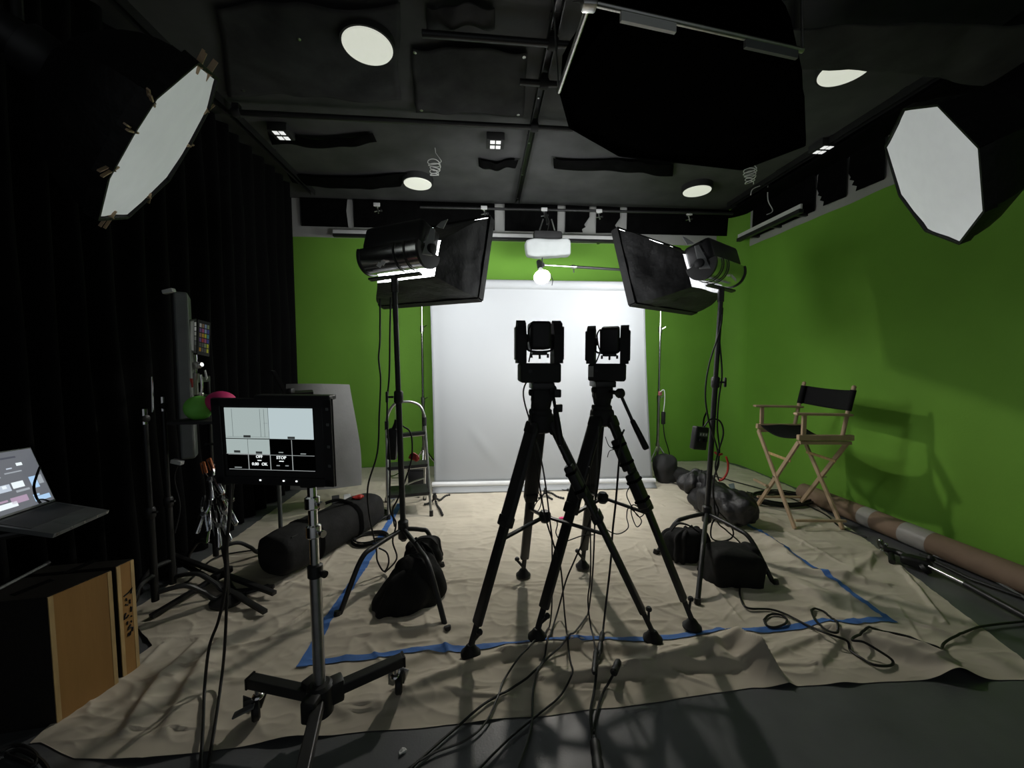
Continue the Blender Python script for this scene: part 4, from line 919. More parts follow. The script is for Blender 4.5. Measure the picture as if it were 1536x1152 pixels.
for a in (0.4, 2.5, 4.6): MB().tube([(pb.x, pb.y, 0.42), (pb.x + 0.22 * math.cos(a), pb.y + 0.22 * math.sin(a), 0.014)], 0.010, 10).build('leg', 'blackmetal', t)

# ------------------------------------------------------------------ wooden apple boxes standing on end
def ply_box(poly, h, label, cat='box'):
    """poly: four floor corners, first edge is the pale face towards the room (near, far), then the far and near hidden corners"""
    a, b, c, d = [V(p) for p in poly]
    t = thing('apple_box', label, cat, (a + c) / 2, 'wooden boxes standing on end')
    up = V((0, 0, h)); th = 0.014
    x = (b - a).normalized(); nrm = V((x.y, -x.x, 0)); nrm = nrm if nrm.x > 0 else -nrm
    MB().prism([a + x * th, b - x * th, c - x * th, d + x * th], up - V((0, 0, 0.001))).build('core', 'blackply', t, 0)
    MB().prism([a + x * th, b - x * th, b - x * th + nrm * 0.004, a + x * th + nrm * 0.004], up).build('end_panel', 'ply', t, 0)
    for p, s in ((a, 1), (b, -1)):
        MB().prism([p, p + x * th * s, p + x * th * s + nrm * 0.005, p + nrm * 0.005], up).build('pale_edge', 'plyedge', t, 0)
    MB().prism([a + V((0, 0, h - 0.001)), b + V((0, 0, h - 0.001)), c + V((0, 0, h - 0.001)), d + V((0, 0, h - 0.001))], (0, 0, 0.004)).build('top_panel', 'blackply', t, 0)
    MB().prism([a, d, d + x * th, a + x * th], up).build('side_panel', 'blackply', t, 0)
    MB().prism([b, c, c - x * th, b - x * th], up).build('side_panel', 'blackply', t, 0)
    mp = (a + b + c + d) / 4 + V((0, 0, h + 0.0032))
    MB().box(mp, (0.11, 0.032, 0.002), rotz(math.atan2(x.y, x.x)), 0.0008).build('hand_hole', 'velvet', t, 0)
    return t, a, b, x, nrm
A = at(85, 1088, Z=0); B = at(177, 1027, Z=0); w = V((-0.31, -0.04, 0))
ply_box([A, B, B + w, A + w], 0.508, 'nearest wooden box standing on end beside the canvas')
A = V((-1.587, 1.752, 0)); B = at(209, 1001, Z=0); 
t, a, b, x, nrm = ply_box([A, B, B + w, A + w], 0.508, 'narrower wooden box with black marker writing behind the nearest box')
# marker writing reads down the pale end panel
m = MB()
L = (b - a).length; face = lambda u, z: a + x * (L * u) + V((0, 0, z)) + nrm * 0.0055
marks = [[(.30, .365), (.62, .372), (.78, .385), (.72, .362)], [(.42, .352), (.45, .340)], [(.36, .326), (.50, .318)], [(.62, .338), (.64, .330)], [(.62, .328), (.64, .320)],
         [(.64, .302), (.70, .300), (.66, .280)], [(.36, .288), (.28, .275), (.26, .262), (.34, .268)], [(.36, .262), (.52, .272)], [(.64, .262), (.68, .257)], [(.42, .246), (.40, .232)], [(.62, .240), (.66, .232)],
         [(.44, .214), (.60, .224)], [(.42, .206), (.56, .212), (.70, .206), (.66, .190)], [(.46, .192), (.40, .180), (.52, .178), (.58, .194)]]
for st in marks: m.tube([face(u, z) for u, z in st], 0.0032, 6)
m.build('marker_writing', 'ink', t)

# ------------------------------------------------------------------ C-stands by the curtain
def c_stand(x, y, top, label, legang, grip=True, lean=(0, 0), mid=0.6):
    t = thing('grip_stand', label, 'stand', (x, y, 0), 'dark steel grip stands by the curtain')
    at_ = lambda z: V((x + lean[0] * z, y + lean[1] * z, z))
    MB().cyl(at_(0.12), at_(mid), 0.017, 12).build('lower_pole', 'darkpole', t); MB().cyl(at_(mid), at_(top), 0.0125, 12).build('upper_pole', 'darkpole', t)
    c = MB().lathe([(0.018, -0.03), (0.023, -0.02), (0.023, 0.02), (0.018, 0.03)], at_(mid), (0, 0, 1), 12).build('collar', 'blackmetal', t)
    MB().cyl(at_(mid), at_(mid) + V((0.05, -0.02, 0.01)), 0.006).build('t_handle', 'blackmetal', c)
    for i, a in enumerate(legang):
        d = V((math.cos(a), math.sin(a), 0)); p = V((x, y, 0)); z = 0.16 + 0.05 * i
        lg = MB().tube(catmull([p + V((0, 0, z)), p + d * 0.12 + V((0, 0, z)), p + d * 0.20 + V((0, 0, z * 0.6)), p + d * 0.27 + V((0, 0, 0.03)), p + d * 0.50 + V((0, 0, 0.022))], 6), 0.0125, 10).build('leg', 'blackmetal', t)
        MB().cyl(p + d * 0.48 + V((0, 0, 0.018)), p + d * 0.51 + V((0, 0, 0.018)), 0.017, 10).build('rubber_foot', 'rubber', lg)
    if grip:
        g = MB().lathe([(0.012, -0.016), (0.019, -0.012), (0.019, 0.012), (0.012, 0.016)], at_(top - 0.02), (0.9, -0.3, 0), 16).build('grip_head', 'darkpole', t)
        MB().cyl(at_(top - 0.05), at_(top + 0.03), 0.013, 10).build('spigot', 'chrome', g)
    return t
q = at(217, 622, Y=2.14)
c_stand(q.x, 2.14, q.z, 'dark grip stand with bare pole behind the wooden boxes', (0.55, 2.6, -1.4), True, (0.0, 0.0))
q = at(228, 605, Y=2.24)
t = c_stand(q.x + 0.01, 2.30, q.z, 'dark grip stand with a thin chrome pin on top beside the bare pole', (0.2, 2.2, -1.8), True)
a_ = at(229, 618, Y=2.30); MB().cyl(a_, at(228, 565, Y=2.30), 0.0045, 10).build('chrome_pin', 'chrome', t)

# tall light panel seen edge on
pa, pb_ = at(273, 442, Y=2.36), at(285, 686, Y=2.30)
t = thing('led_light', 'tall flat light panel seen edge on beside the colour charts', 'light panel', pb_)
r, f, u = basis(pa - pb_, V((0.1, -1, 0)))
MB().beam(pa, pb_, 0.062, 0.16, V((-0.50, 0.86, 0)), 0.01).build('body', 'greymetal', t, 0)
Lh = (pa - pb_).length
back = V((-0.042, 0.01, 0)); MB().beam(pa + back - V((0, 0, 0.01)), pb_ + back + V((0, 0, 0.03)), 0.022, 0.14, V((-0.50, 0.86, 0)), 0.006).build('back_cover', 'dullblack', t, 0)
for p, s in ((pa, 1), (pb_, -1)): MB().box(p + V((-0.005, -0.085, s * 0.004)), (0.055, 0.03, 0.022), Matrix.Rotation(-0.25 * s, 3, 'Y'), 0.004).build('end_clip', 'whiteplastic', t)
MB().box(pa.lerp(pb_, 0.54) + V((0.062, -0.052, 0)), (0.016, 0.004, 0.05), rotz(0.5)).build('red_sticker', 'red', t)
cp = at(291, 640, Y=2.5)
MB().tube(catmull([pb_ + V((-0.02, 0.02, 0.05)), at(262, 712, Y=2.32), at(270, 760, Y=2.34), at(262, 800, Y=2.3)], 8), 0.004, 6).build('power_cord', 'rubber', t)
sx, sy = pb_.x - 0.10, 2.62
t = c_stand(sx, sy, 1.30, 'dark grip stand carrying the light panel, clamps and colour charts', (0.9, 2.9, -0.75), False, mid=0.7)
MB().beam((sx, sy, 1.28), (pa.x, 2.38, 1.28), 0.03, 0.03).build('panel_arm', 'blackmetal', t)
# chrome clamp holding the colour charts
t = thing('chart_clamp', 'chrome articulated clamp holding up the colour charts beside the light panel', 'clamp', at(297, 590, Y=2.36))
K = lambda x, y: at(x, y, Y=2.36)
MB().cyl(K(293, 532), K(294, 560), 0.008, 10).build('spigot', 'chrome', t)
MB().lathe([(0.010, -0.035), (0.022, -0.03), (0.022, 0.02), (0.012, 0.035)], K(295, 548), (1, -0.2, 0.15), 12).build('grip_head', 'chrome', t)
MB().tube([K(294, 560), K(292, 575), K(293, 592)], 0.016, 12).build('clamp_body', 'dullchrome', t)
MB().tube(catmull([K(301, 562), K(303, 578), K(302, 592)], 5), 0.007, 8).build('lever', 'chrome', t)
for p in ((288, 585), (302, 591), (294, 566)): MB().ball(K(*p), 0.013, 8).build('knob', 'chrome', t)
MB().cyl(K(293, 592), (sx, sy, 1.17), 0.012).build('mount_rod', 'blackmetal', t)
MB().prism([K(306, 556), K(308, 555), K(311, 567), K(309, 570)], (0, 0.004, 0)).build('tag', 'whiteplastic', t)
def chart(c4, label, cols, rows_, colsn, spread, grey=False):
    c4 = [at(*p, Y=y) for p, y in c4]; nrm = (c4[1] - c4[0]).cross(c4[3] - c4[0]).normalized(); nrm = nrm if nrm.dot(V((0, 0, CAMH)) - c4[0]) > 0 else -nrm
    t = thing('colour_chart', label, 'colour chart', sum(c4, V((0, 0, 0))) / 4)
    MB().prism(c4, nrm * -0.006).build('case', 'blackplastic', t, 0)
    bl = lambda u, v: c4[0].lerp(c4[1], u).lerp(c4[3].lerp(c4[2], u), v) + nrm * 0.0006
    if grey: MB().prism([bl(.05, .05), bl(.52, .05), bl(.52, .95), bl(.05, .95)], nrm * 0.0006).build('grey_card', mat('grey_card', (0.42, 0.42, 0.42), 0.8), t, 0)
    ms = []; m = MB(); k = 0; ids = {}
    for i in range(rows_):
        for j in range(colsn):
            col = cols[k % len(cols)]; k += 1
            if col is None: continue
            u0, u1 = spread[0] + (spread[1] - spread[0]) * (j + .12) / colsn, spread[0] + (spread[1] - spread[0]) * (j + .88) / colsn
            v0, v1 = .08 + .84 * (i + .10) / rows_, .08 + .84 * (i + .90) / rows_
            if col not in ids: ids[col] = len(ms); ms.append(mat('chart_patch', tuple(min(0.95, 1.5 * q) for q in col), 0.8, var=0.02))
            m.slot(ids[col]); m.prism([bl(u0, v0), bl(u1, v0), bl(u1, v1), bl(u0, v1)], nrm * 0.0006)
    m.build('patch_print', ms, t, 0)
chart((((285, 480), 2.33), ((295, 478), 2.40), ((295, 530), 2.40), ((285, 527), 2.33)), 'narrow folding card with grey panel and pale squares beside the light panel', [(0.75, 0.75, 0.75), (0.6, 0.6, 0.6), (0.42, 0.42, 0.4), (0.25, 0.25, 0.24), (0.12, 0.12, 0.12), (0.05, 0.05, 0.05)], 6, 1, (.58, .95), True)
W_ = (0.8, 0.8, 0.82); LB_ = (0.35, 0.45, 0.65); BR = (0.35, 0.22, 0.14); GN = (0.3, 0.38, 0.2); PU = (0.22, 0.12, 0.35); BL = (0.08, 0.1, 0.4); OR = (0.75, 0.35, 0.06); YE = (0.85, 0.65, 0.06); RE = (0.5, 0.08, 0.08); MG = (0.5, 0.12, 0.3); TE = (0.1, 0.35, 0.4); DK = (0.12, 0.12, 0.12)
chart((((297, 479), 2.40), ((316, 484), 2.46), ((314, 535), 2.46), ((296, 531), 2.40)), 'colour checker chart with rows of small coloured squares', [W_, BR, LB_, GN, PU, MG, LB_, BL, BR, OR, YE, TE, PU, RE, MG, BL, DK, DK, GN, YE, OR, DK, DK, YE, OR], 6, 4, (.10, .92))

# coloured balls behind the monitor
t = MB().ball(at(331, 603, Y=2.10), 0.062, 16, (1.1, 1.1, 0.9)).build('rubber_ball', 'pink'); tag(t, 'pink rubber ball peeking over the top of the video monitor', 'ball', 'coloured balls behind the monitor')
t = MB().ball(at(298, 612, Y=2.07), 0.062, 16).build('rubber_ball', 'limegreen'); tag(t, 'lime green rubber ball between the light panel and the video monitor', 'ball', 'coloured balls behind the monitor')
t = thing('ball_shelf', 'small dark shelf clamped to the grip stand holding the two coloured balls', 'shelf', (at(310, 640, Y=2.06).x, 2.06, at(312, 606, Y=2.06).z - 0.09))
bs = at(312, 606, Y=2.06); MB().box((bs.x, 2.06, bs.z - 0.085), (0.30, 0.14, 0.016), None, 0.004).build('board', 'dullblack', t); MB().beam((bs.x - 0.05, 2.10, bs.z - 0.102), (sx, sy, bs.z - 0.102), 0.025, 0.018).build('bracket', 'blackmetal', t)

# spring clamps bunched on the stand
def spring_clamp(p, d, tipc, label, L=0.16):
    p = V(p); d = V(d).normalized(); r, f, u = basis(d, V((0, -1, 0.2)))
    t = thing('spring_clamp', label, 'clamp', p, 'steel spring clamps hanging in a bunch')
    for s in (-1, 1):
        h = MB().tube(catmull([p + r * 0.018 * s, p + f * L * 0.30 + r * 0.022 * s, p + f * L * 0.55 + r * 0.010 * s, p + f * L + r * 0.030 * s], 5), 0.008, 8)
        h.beam(p + f * L * 0.45 + r * 0.014 * s, p + f * L * 0.98 + r * 0.03 * s, 0.030, 0.006, u, 0.002)
        h.build('jaw', 'polished', t)
        MB().beam(p + r * 0.018 * s - f * 0.01, p + r * 0.02 * s + f * L * 0.28, 0.024, 0.014, u, 0.004).build('tip', tipc, t)
    MB().cyl(p + f * L * 0.5 - u * 0.016, p + f * L * 0.5 + u * 0.016, 0.012, 12).build('spring', 'dullchrome', t)
rs = random.Random(11)
ctr = at(322, 762, Y=2.20)
labs = ['steel spring clamp hanging nearest the dark grip stands', 'steel spring clamp with orange tips at the top of the bunch', 'steel spring clamp hanging lowest in the bunch below the monitor', 'steel spring clamp in the middle of the bunch', 'steel spring clamp fanned out towards the hanging cables', 'steel spring clamp at the near side of the bunch']
for k, ((px, py), (ex, ey), tp) in enumerate((((310, 745), (306, 780), 'blackplastic'), ((309, 693), (320, 728), 'orange'), ((322, 760), (332, 798), 'blackplastic'), ((315, 752), (317, 792), 'blackplastic'), ((333, 745), (342, 776), 'blackplastic'), ((326, 735), (338, 750), 'blackplastic'))):
    a, b = at(px, py, Y=2.2 + 0.02 * k), at(ex, ey, Y=2.14 + 0.02 * k)
    spring_clamp(a, b - a, tp, labs[k], (b - a).length * 1.35 + 0.02)
t = thing('clamp_pole', 'short dark pole behind the monitor holding the bunch of spring clamps', 'stand', (ctr.x - 0.01, 2.29, 0))
MB().cyl((ctr.x - 0.01, 2.29, 0.05), (ctr.x - 0.01, 2.29, 1.0), 0.013).build('pole', 'blackmetal', t); MB().lathe([(0.09, 0), (0.09, 0.015), (0.03, 0.04)], (ctr.x - 0.01, 2.29, gh(ctr.x, 2.29)), (0, 0, 1), 24).build('base', 'blackmetal', t)
for z in (0.93, 0.80, 0.70): MB().cyl((ctr.x - 0.08, 2.27, z), (ctr.x + 0.10, 2.27, z + 0.01), 0.007).build('hanging_rod', 'blackmetal', t)

# ------------------------------------------------------------------ curved grey board and dark laptop behind the monitor
bd = thing('foam_board', 'pale grey foam board standing curved behind the video monitor', 'board', at(490, 730, Y=3.9))
tl_, tr_, br_, bl_ = at(430, 576, Y=3.45), at(523, 577, Y=3.80), at(541, 727, Y=3.88), at(436, 734, Y=3.52)
def brd(u, v):
    p = tl_.lerp(tr_, u).lerp(bl_.lerp(br_, u), v); p += V((0.03 * math.sin(PI * v) * u, -0.10 * math.sin(PI * u) - 0.02 * math.sin(2 * PI * v), 0.012 * math.sin(PI * u))); p.z = max(p.z, 0.02); return p
MB().sheet(brd, 24, 24, 0.012).build('panel', 'board', bd, 60)
hl = thing('tablet_computer', 'slim black hinged laptop propped on the dark shelf over the monitor', 'laptop', at(440, 596, Y=2.6))
D = lambda x, y, Yd=2.6: at(x, y, Y=Yd)
MB().prism([D(408, 556), D(414, 557), D(436, 594), D(429, 595)], (-0.115, 0.20, 0)).build('lid', 'dullblack', hl, 0)
MB().prism([D(429, 590), D(470, 588), D(470, 598), D(429, 599)], (-0.09, 0.20, 0)).build('base', 'blackplastic', hl, 0)
MB().box(D(436, 586), (0.03, 0.05, 0.03), None, 0.004).build('hinge', 'blackmetal', hl)
ds = thing('side_stand', 'dark slim stand with a flat shelf directly behind the video monitor', 'stand', (D(450, 600).x, 2.72, 0))
sp_ = D(455, 600); MB().box((sp_.x - 0.03, 2.72, sp_.z - 0.012), (0.22, 0.24, 0.02), None, 0.004).build('shelf', 'dullblack', ds)
qq = at(420, 735, Y=2.3); pq = at(419, 740, Y=2.80); MB().tube([(sp_.x - 0.10, 2.74, sp_.z - 0.02), (pq.x, 2.80, 0.95), (pq.x, 2.80, 0.05)], 0.014, 12).build('pole', 'greymetal', ds)
MB().lathe([(0.10, 0), (0.10, 0.012), (0.025, 0.03), (0.02, 0.10)], (pq.x, 2.80, 0.03), (0, 0, 1), 24).build('base', 'blackmetal', ds)

# ------------------------------------------------------------------ director chair
o = V((2.78, 3.20, 0)); wv = V((0.095, 0.995, 0)).normalized(); fv = V((-wv.y, wv.x, 0)); 
t = thing('director_chair', 'tall folding wooden director chair with black canvas seat and back', 'chair', o)
C = lambda f, w, z: o + fv * f + wv * w + V((0, 0, z))
HW, HD, SZ = 0.275, 0.205, 0.755
for w in (-1, 1):
    MB().beam(C(HD + 0.015, HW * w, SZ + 0.02), C(-HD - 0.015, HW * w, SZ + 0.02), 0.034, 0.045, V((0, 0, 1)), 0.005).build('seat_rail', 'wood', t, 0)
    MB().beam(C(HD, HW * w, SZ - 0.022), C(-HD, HW * w, SZ - 0.022), 0.030, 0.026, V((0, 0, 1)), 0.004).build('leg_rail', 'wood', t, 0)
    MB().beam(C(HD - 0.03, HW * w, SZ + 0.03), C(HD - 0.03, HW * w, SZ + 0.20), 0.022, 0.032, fv, 0.004).build('arm_post', 'wood', t, 0)
    MB().beam(C(HD + 0.045, HW * w, SZ + 0.213), C(-HD + 0.005, HW * w, SZ + 0.205), 0.048, 0.020, V((0, 0, 1)), 0.007).build('armrest', 'wood', t, 0)
    MB().tube([C(-HD + 0.075, HW * w, SZ + 0.0), C(-HD + 0.042, HW * w, SZ + 0.2), C(-HD - 0.00, HW * w, SZ + 0.425)], 0.0155, 12).build('back_post', 'wood', t)
    MB().beam(C(HD - 0.0, -HW * w * 0.98 + 0.0, SZ - 0.02), C(HD - 0.0 - (0.022 if w > 0 else 0), HW * w * 0.98, 0.014), 0.034, 0.020, fv, 0.004).build('leg', 'wood', t, 0)
    MB().beam(C(-HD + 0.022, -HW * w * 0.98, SZ - 0.02), C(-HD + (0.0 if w > 0 else 0.022), HW * w * 0.98, 0.014), 0.034, 0.020, fv, 0.004).build('leg', 'wood', t, 0)
MB().beam(C(HD + 0.0, -HW * 0.98, 0.085), C(-HD + 0.0, -HW * 0.98, 0.085), 0.022, 0.020, V((0, 0, 1)), 0.004).build('foot_rail', 'wood', t, 0)
MB().beam(C(HD + 0.0, HW * 0.9, 0.10), C(-HD + 0.0, HW * 0.9, 0.10), 0.022, 0.020, V((0, 0, 1)), 0.004).build('foot_rail', 'wood', t, 0)
MB().beam(C(HD + 0.018, -HW * 0.05 + 0.36 * HW, 0.26), C(HD + 0.018, HW * 1.0, 0.26), 0.022, 0.020, V((0, 0, 1)), 0.004).build('footrest', 'wood', t, 0)
for ff_ in (HD + 0.015, -HD + 0.01): MB().cyl(C(ff_ + 0.012, 0, SZ * 0.49), C(ff_ - 0.045, 0, SZ * 0.49), 0.006, 10).build('pivot_bolt', 'dullchrome', t)
for ff_ in (HD - 0.010, -HD + 0.03): MB().beam(C(ff_, HW * 0.60, SZ - 0.20), C(ff_, -HW * 0.62, SZ - 0.20), 0.008, 0.024, V((0, 0, 1)), 0.002).build('strap_brace', 'plyedge', t, 0)
def seat(u, v):
    w = (u * 2 - 1); f = (v * 2 - 1) * (HD - 0.015); return C(f, w * HW * 0.97, SZ + 0.038 - 0.062 * (1 - w * w) - 0.004 * math.sin(v * 9))
MB().sheet(seat, 24, 12, 0.004).build('seat', 'chaircanvas', t, 120)
def backc(u, v):
    a = C(-HD - 0.000 + 0.03 * v, -HW, SZ + 0.405 - 0.165 * v); b = C(-HD - 0.000 + 0.03 * v, HW, SZ + 0.405 - 0.165 * v); p = a.lerp(b, u)
    w = u * 2 - 1; return p + fv * (-0.032 * (1 - w * w) - 0.017) + V((0, 0, -0.012 * (1 - w * w)))
bk = MB().sheet(backc, 24, 10, 0.004)
bk.build('backrest', 'chaircanvas', t, 120)
for w in (-1, 1):
    MB().tube([C(-HD + 0.034, HW * w, SZ + 0.238), C(-HD + 0.002, HW * w, SZ + 0.405)], 0.021, 14).build('back_sleeve', 'chaircanvas', t)
    MB().ball(C(-HD - 0.001, HW * w, SZ + 0.428), 0.0165, 8).build('post_cap', 'wood', t)
# ------------------------------------------------------------------ stepladder
Lz = lambda x, y, Yd: at(x, y, Y=Yd)
fl_, fr_ = at(583, 781, Z=0.01), at(647, 775, Z=0.01)
fl_.y = 3.40; fl_.x = at(583, 781, Y=3.40).x; fr_.y = 3.46; fr_.x = at(647, 776, Y=3.46).x
rl_, rr_ = V((at(580, 750, Y=3.83).x, 3.83, 0.01)), V((at(637, 747, Y=3.86).x, 3.86, 0.01))
tl2, tr2 = Lz(580, 640, 3.60), Lz(637, 634, 3.62)
t = thing('stepladder', 'small folding aluminium stepladder with black treads and a curved top hoop', 'stepladder', (fl_ + rr_) / 2 - V((0, 0, 0.01)))
hoop = [fl_, fl_.lerp(tl2, 0.5), tl2, Lz(582, 622, 3.61), Lz(590, 608, 3.62), Lz(601, 603, 3.62), Lz(618, 603, 3.62), Lz(630, 609, 3.62), Lz(636, 622, 3.62), tr2, fr_.lerp(tr2, 0.5), fr_]
MB().tube(catmull(hoop, 6), 0.0125, 12).build('front_hoop', 'alu', t)
for a, b in ((rl_, tl2), (rr_, tr2)): MB().tube([a, b.lerp(a, 0.02) + V((0, 0.01, 0))], 0.0115, 12).build('rear_leg', 'alu', t)
for p in (fl_, fr_, rl_, rr_): MB().cyl(p - V((0, 0, 0.005)), p + V((0, 0, 0.045)), 0.017, 12).build('rubber_foot', 'rubber', t)
for k, s in enumerate((0.22, 0.52, 0.87)):
    a, b = fl_.lerp(tl2, s), fr_.lerp(tr2, s); c, d = rl_.lerp(tl2, s), rr_.lerp(tr2, s)
    q0, q1 = a.lerp(c, 0.75 if k < 2 else 1.0), b.lerp(d, 0.75 if k < 2 else 1.0)
    MB().prism([a + V((0, -0.01, 0)), b + V((0, -0.01, 0)), q1, q0], (0, 0, 0.028)).build('tread', 'blackplastic', t, 0)
    MB().tube([a, b], 0.010, 10).build('tread_bar', 'alu', t)
for p in (tl2, tr2): MB().tube([p + V((0, 0, -0.03)), p + V((0, 0, 0.05))], 0.018, 12).build('hinge_sleeve', 'blackplastic', t)
MB().tube(catmull([rr_.lerp(tr2, 0.30), at(612, 726, Y=3.75), at(603, 738, Y=3.7), fl_.lerp(tl2, 0.15)], 6), 0.008, 8).build('spread_bar', 'alu', t)
# things hung at the ladder
pb2 = at(589, 666, Y=2.62)
t = thing('power_supply', 'black power supply hanging on the light stand beside the stepladder', 'power supply', pb2)
MB().box(pb2, (0.062, 0.05, 0.21), Matrix.Rotation(0.06, 3, 'Y'), 0.012).build('body', 'blackplastic', t)
MB().tube([pb2 + V((0.012, 0, 0.10)), pb2 + V((0.022, -0.005, 0.135)), pb2 + V((0.026, -0.005, 0.165))], [0.018, 0.012, 0.008], 10).build('plug', 'rubber', t)
MB().cyl(at(592, 640, Y=2.62), at(594, 605, Y=2.60), 0.0016, 6).build('hanging_string', 'whiteplastic', t)
MB().tube(catmull([at(594, 640, Y=2.62), at(602, 638, Y=2.60), at(607, 641, Y=2.59)], 5), 0.005, 8).build('cord', 'rubber', t)
rt = at(622, 686, Y=2.60)
tag(MB().blob(rt, (0.072, 0.025, 0.045), Matrix.Rotation(0.4, 3, 'Y'), 0.7, 0.02, 20, 3).build('cable_tie', 'red'), 'red hook-and-loop tie on the cable in front of the stepladder', 'cable tie')
t = thing('equipment_case', 'small black case standing behind the stepladder at the paper edge', 'case', at(626, 748, Z=0.01))
q = at(625, 735, Z=0.02); q = V((at(626, 735, Y=4.0).x, 4.02, gh(0, 4.0)))
MB().box(q + V((0, 0.05, 0.13)), (0.19, 0.14, 0.26), None, 0.012).build('body', 'blackplastic', t); MB().box(q + V((0.0, 0.05, 0.265)), (0.195, 0.145, 0.012), None, 0.004).build('lid', 'dullblack', t); MB().tube([q + V((-0.04, 0.05, 0.27)), q + V((-0.04, 0.05, 0.295)), q + V((0.04, 0.05, 0.295)), q + V((0.04, 0.05, 0.27))], 0.006, 8).build('handle', 'rubber', t)

def gorilla(c, legs, label):
    c = V(c); t = thing('flexible_tripod', label, 'tripod', (c.x, c.y, gh(c.x, c.y)), 'small bendy tripods with jointed legs')
    MB().lathe([(0.016, -0.02), (0.022, -0.01), (0.022, 0.015), (0.014, 0.03), (0.018, 0.04)], c, (0, 0, 1), 14).build('head', 'blackplastic', t)
    for pts in legs:
        P = catmull([c] + [V(p) for p in pts], 12); m = MB(); acc = 0; last = P[0]; L = []
        for p in P[1:]:
            acc += (p - last).length; last = p
            if acc > 0.021: L.append(p); acc = 0
        prof = []
        rr = []; pp = []
        for a, b in zip([c] + L[:-1], L):
            for s, r_ in ((0.0, .0055), (0.25, .0105), (0.6, .0115), (0.9, .0085)): pp.append(a.lerp(b, s)); rr.append(r_)
        m.tube(pp, rr, 8); m.build('leg', 'dullblack', t)
on3 = lambda x, y: on(x, y, 0.012)
gorilla(on(652, 746, 0.07), [[on3(660, 750), on3(668, 744), on3(677, 742)], [on3(655, 757), on3(660, 764), on3(664, 773)], [on3(648, 752), on3(640, 756), on3(634, 756)]], 'small bendy black tripod on the canvas beside the stepladder foot')
gorilla(on(818, 738, 0.05), [[on3(828, 740), on3(836, 745), on3(849, 748)], [on3(822, 745), on3(829, 749)], [on3(812, 745), on3(806, 748)]], 'small bendy black tripod at the bottom of the paper behind the big tripods')
t = thing('friction_clamp', 'tiny dark jointed clamp arm lying at the foot of the white paper', 'arm', on(845, 736))
MB().tube(catmull([on(836, 732, .01), on(845, 735, .012), on(853, 735, .01)], 6), 0.006, 8).build('rod', 'dullblack', t); MB().ball(on(852, 735, .014), 0.016, 8).build('ball_joint', 'dullblack', t)
tag(MB().blob(on(842, 777, 0.008), (0.05, 0.03, 0.014), rotz(0.3), 0.7, 0.006, 20).build('tape_scrap', 'pink'), 'scrap of pink tape on the canvas behind the near tripod leg', 'tape')

# ------------------------------------------------------------------ sandbags, bags, rolls
def bag(name, label, cat, lobes, group=None, strap=None, matn='bagcloth'):
    c = V(lobes[0][0]); t = thing(name, label, cat, (c.x, c.y, gh(c.x, c.y)), group)
    for i, (p, size, R, kw) in enumerate(lobes): MB().blob(p, size, R, **kw).build(['body', 'second_pouch', 'top_flap', 'end_pouch'][i], matn, t, 180)
    for st in (strap or []): 
        pts, w = st; P = catmull(pts, 8); m = MB(); rings = []
        for i, p in enumerate(P):
            d = (P[min(i + 1, len(P) - 1)] - P[max(i - 1, 0)]).normalized(); s = d.cross(V((0, -1, 0.1))).normalized(); nrm = d.cross(s)
            rings.append([p + s * 0.004 + nrm * w, p - s * 0.004 + nrm * w, p - s * 0.004 - nrm * w, p + s * 0.004 - nrm * w])
        m.loft(rings); m.build('strap', 'greybag', t, 40)
    return t
Rxy = lambda rz, ry=0, rx=0: rotz(rz) @ Matrix.Rotation(ry, 3, 'Y') @ Matrix.Rotation(rx, 3, 'X')
# the saddle bag over the legs of the stand beside the ladder
b1 = at(607, 905, Y=2.20); b2 = at(632, 870, Y=2.27); b3 = at(636, 830, Y=2.40)
bag('sandbag', 'black saddle sandbag draped over the stand legs in front of the stepladder', 'sandbag',
    [(b1, (0.30, 0.24, 0.40), Rxy(0.1, 0.55, -0.2), dict(e=0.75, amp=0.022, fr=6, seed=1, fold=(0.6, 7))), (b2, (0.24, 0.20, 0.34), Rxy(-0.2, -0.35, 0.1), dict(e=0.75, amp=0.02, fr=7, seed=5, fold=(0.7, 6))), (b3, (0.19, 0.17, 0.17), Rxy(-0.3, -0.2, 0.2), dict(e=0.6, amp=0.022, fr=12, seed=8, fold=(0.8, 9)))],
    'black sandbags on the light stands', [([at(618, 822, Y=2.36), at(628, 808, Y=2.33), at(645, 806, Y=2.33), at(655, 814, Y=2.36)], 0.018)])
b1 = at(1028, 817, Y=2.60); 
bag('sandbag', 'gathered black sandbag with a loop handle on the stand near the tripod', 'sandbag', [(b1, (0.31, 0.20, 0.24), Rxy(0.25, 0.12, 0.0), dict(e=0.62, amp=0.02, fr=6, seed=11, fold=(1.0, 11)))],
    'black sandbags on the light stands', [([at(1006, 795, Y=2.52), at(1016, 785, Y=2.50), at(1033, 788, Y=2.50), at(1047, 798, Y=2.52)], 0.016)], 'greybag')
b1 = at(1096, 857, Y=2.31); b2 = at(1124, 826, Y=2.33)
bag('sandbag', 'boxy black sandbag hanging over the stand leg near the blue tape', 'sandbag', [(b1, (0.33, 0.25, 0.33), Rxy(-0.1, 0.1, 0.0), dict(e=0.40, amp=0.014, fr=6, seed=21, fold=(0.5, 5))), (b2, (0.07, 0.12, 0.08), Rxy(0, 0.4), dict(e=0.6, amp=0.01, fr=12, seed=23))], 'black sandbags on the light stands')
b1 = at(1000, 702, Y=4.30)
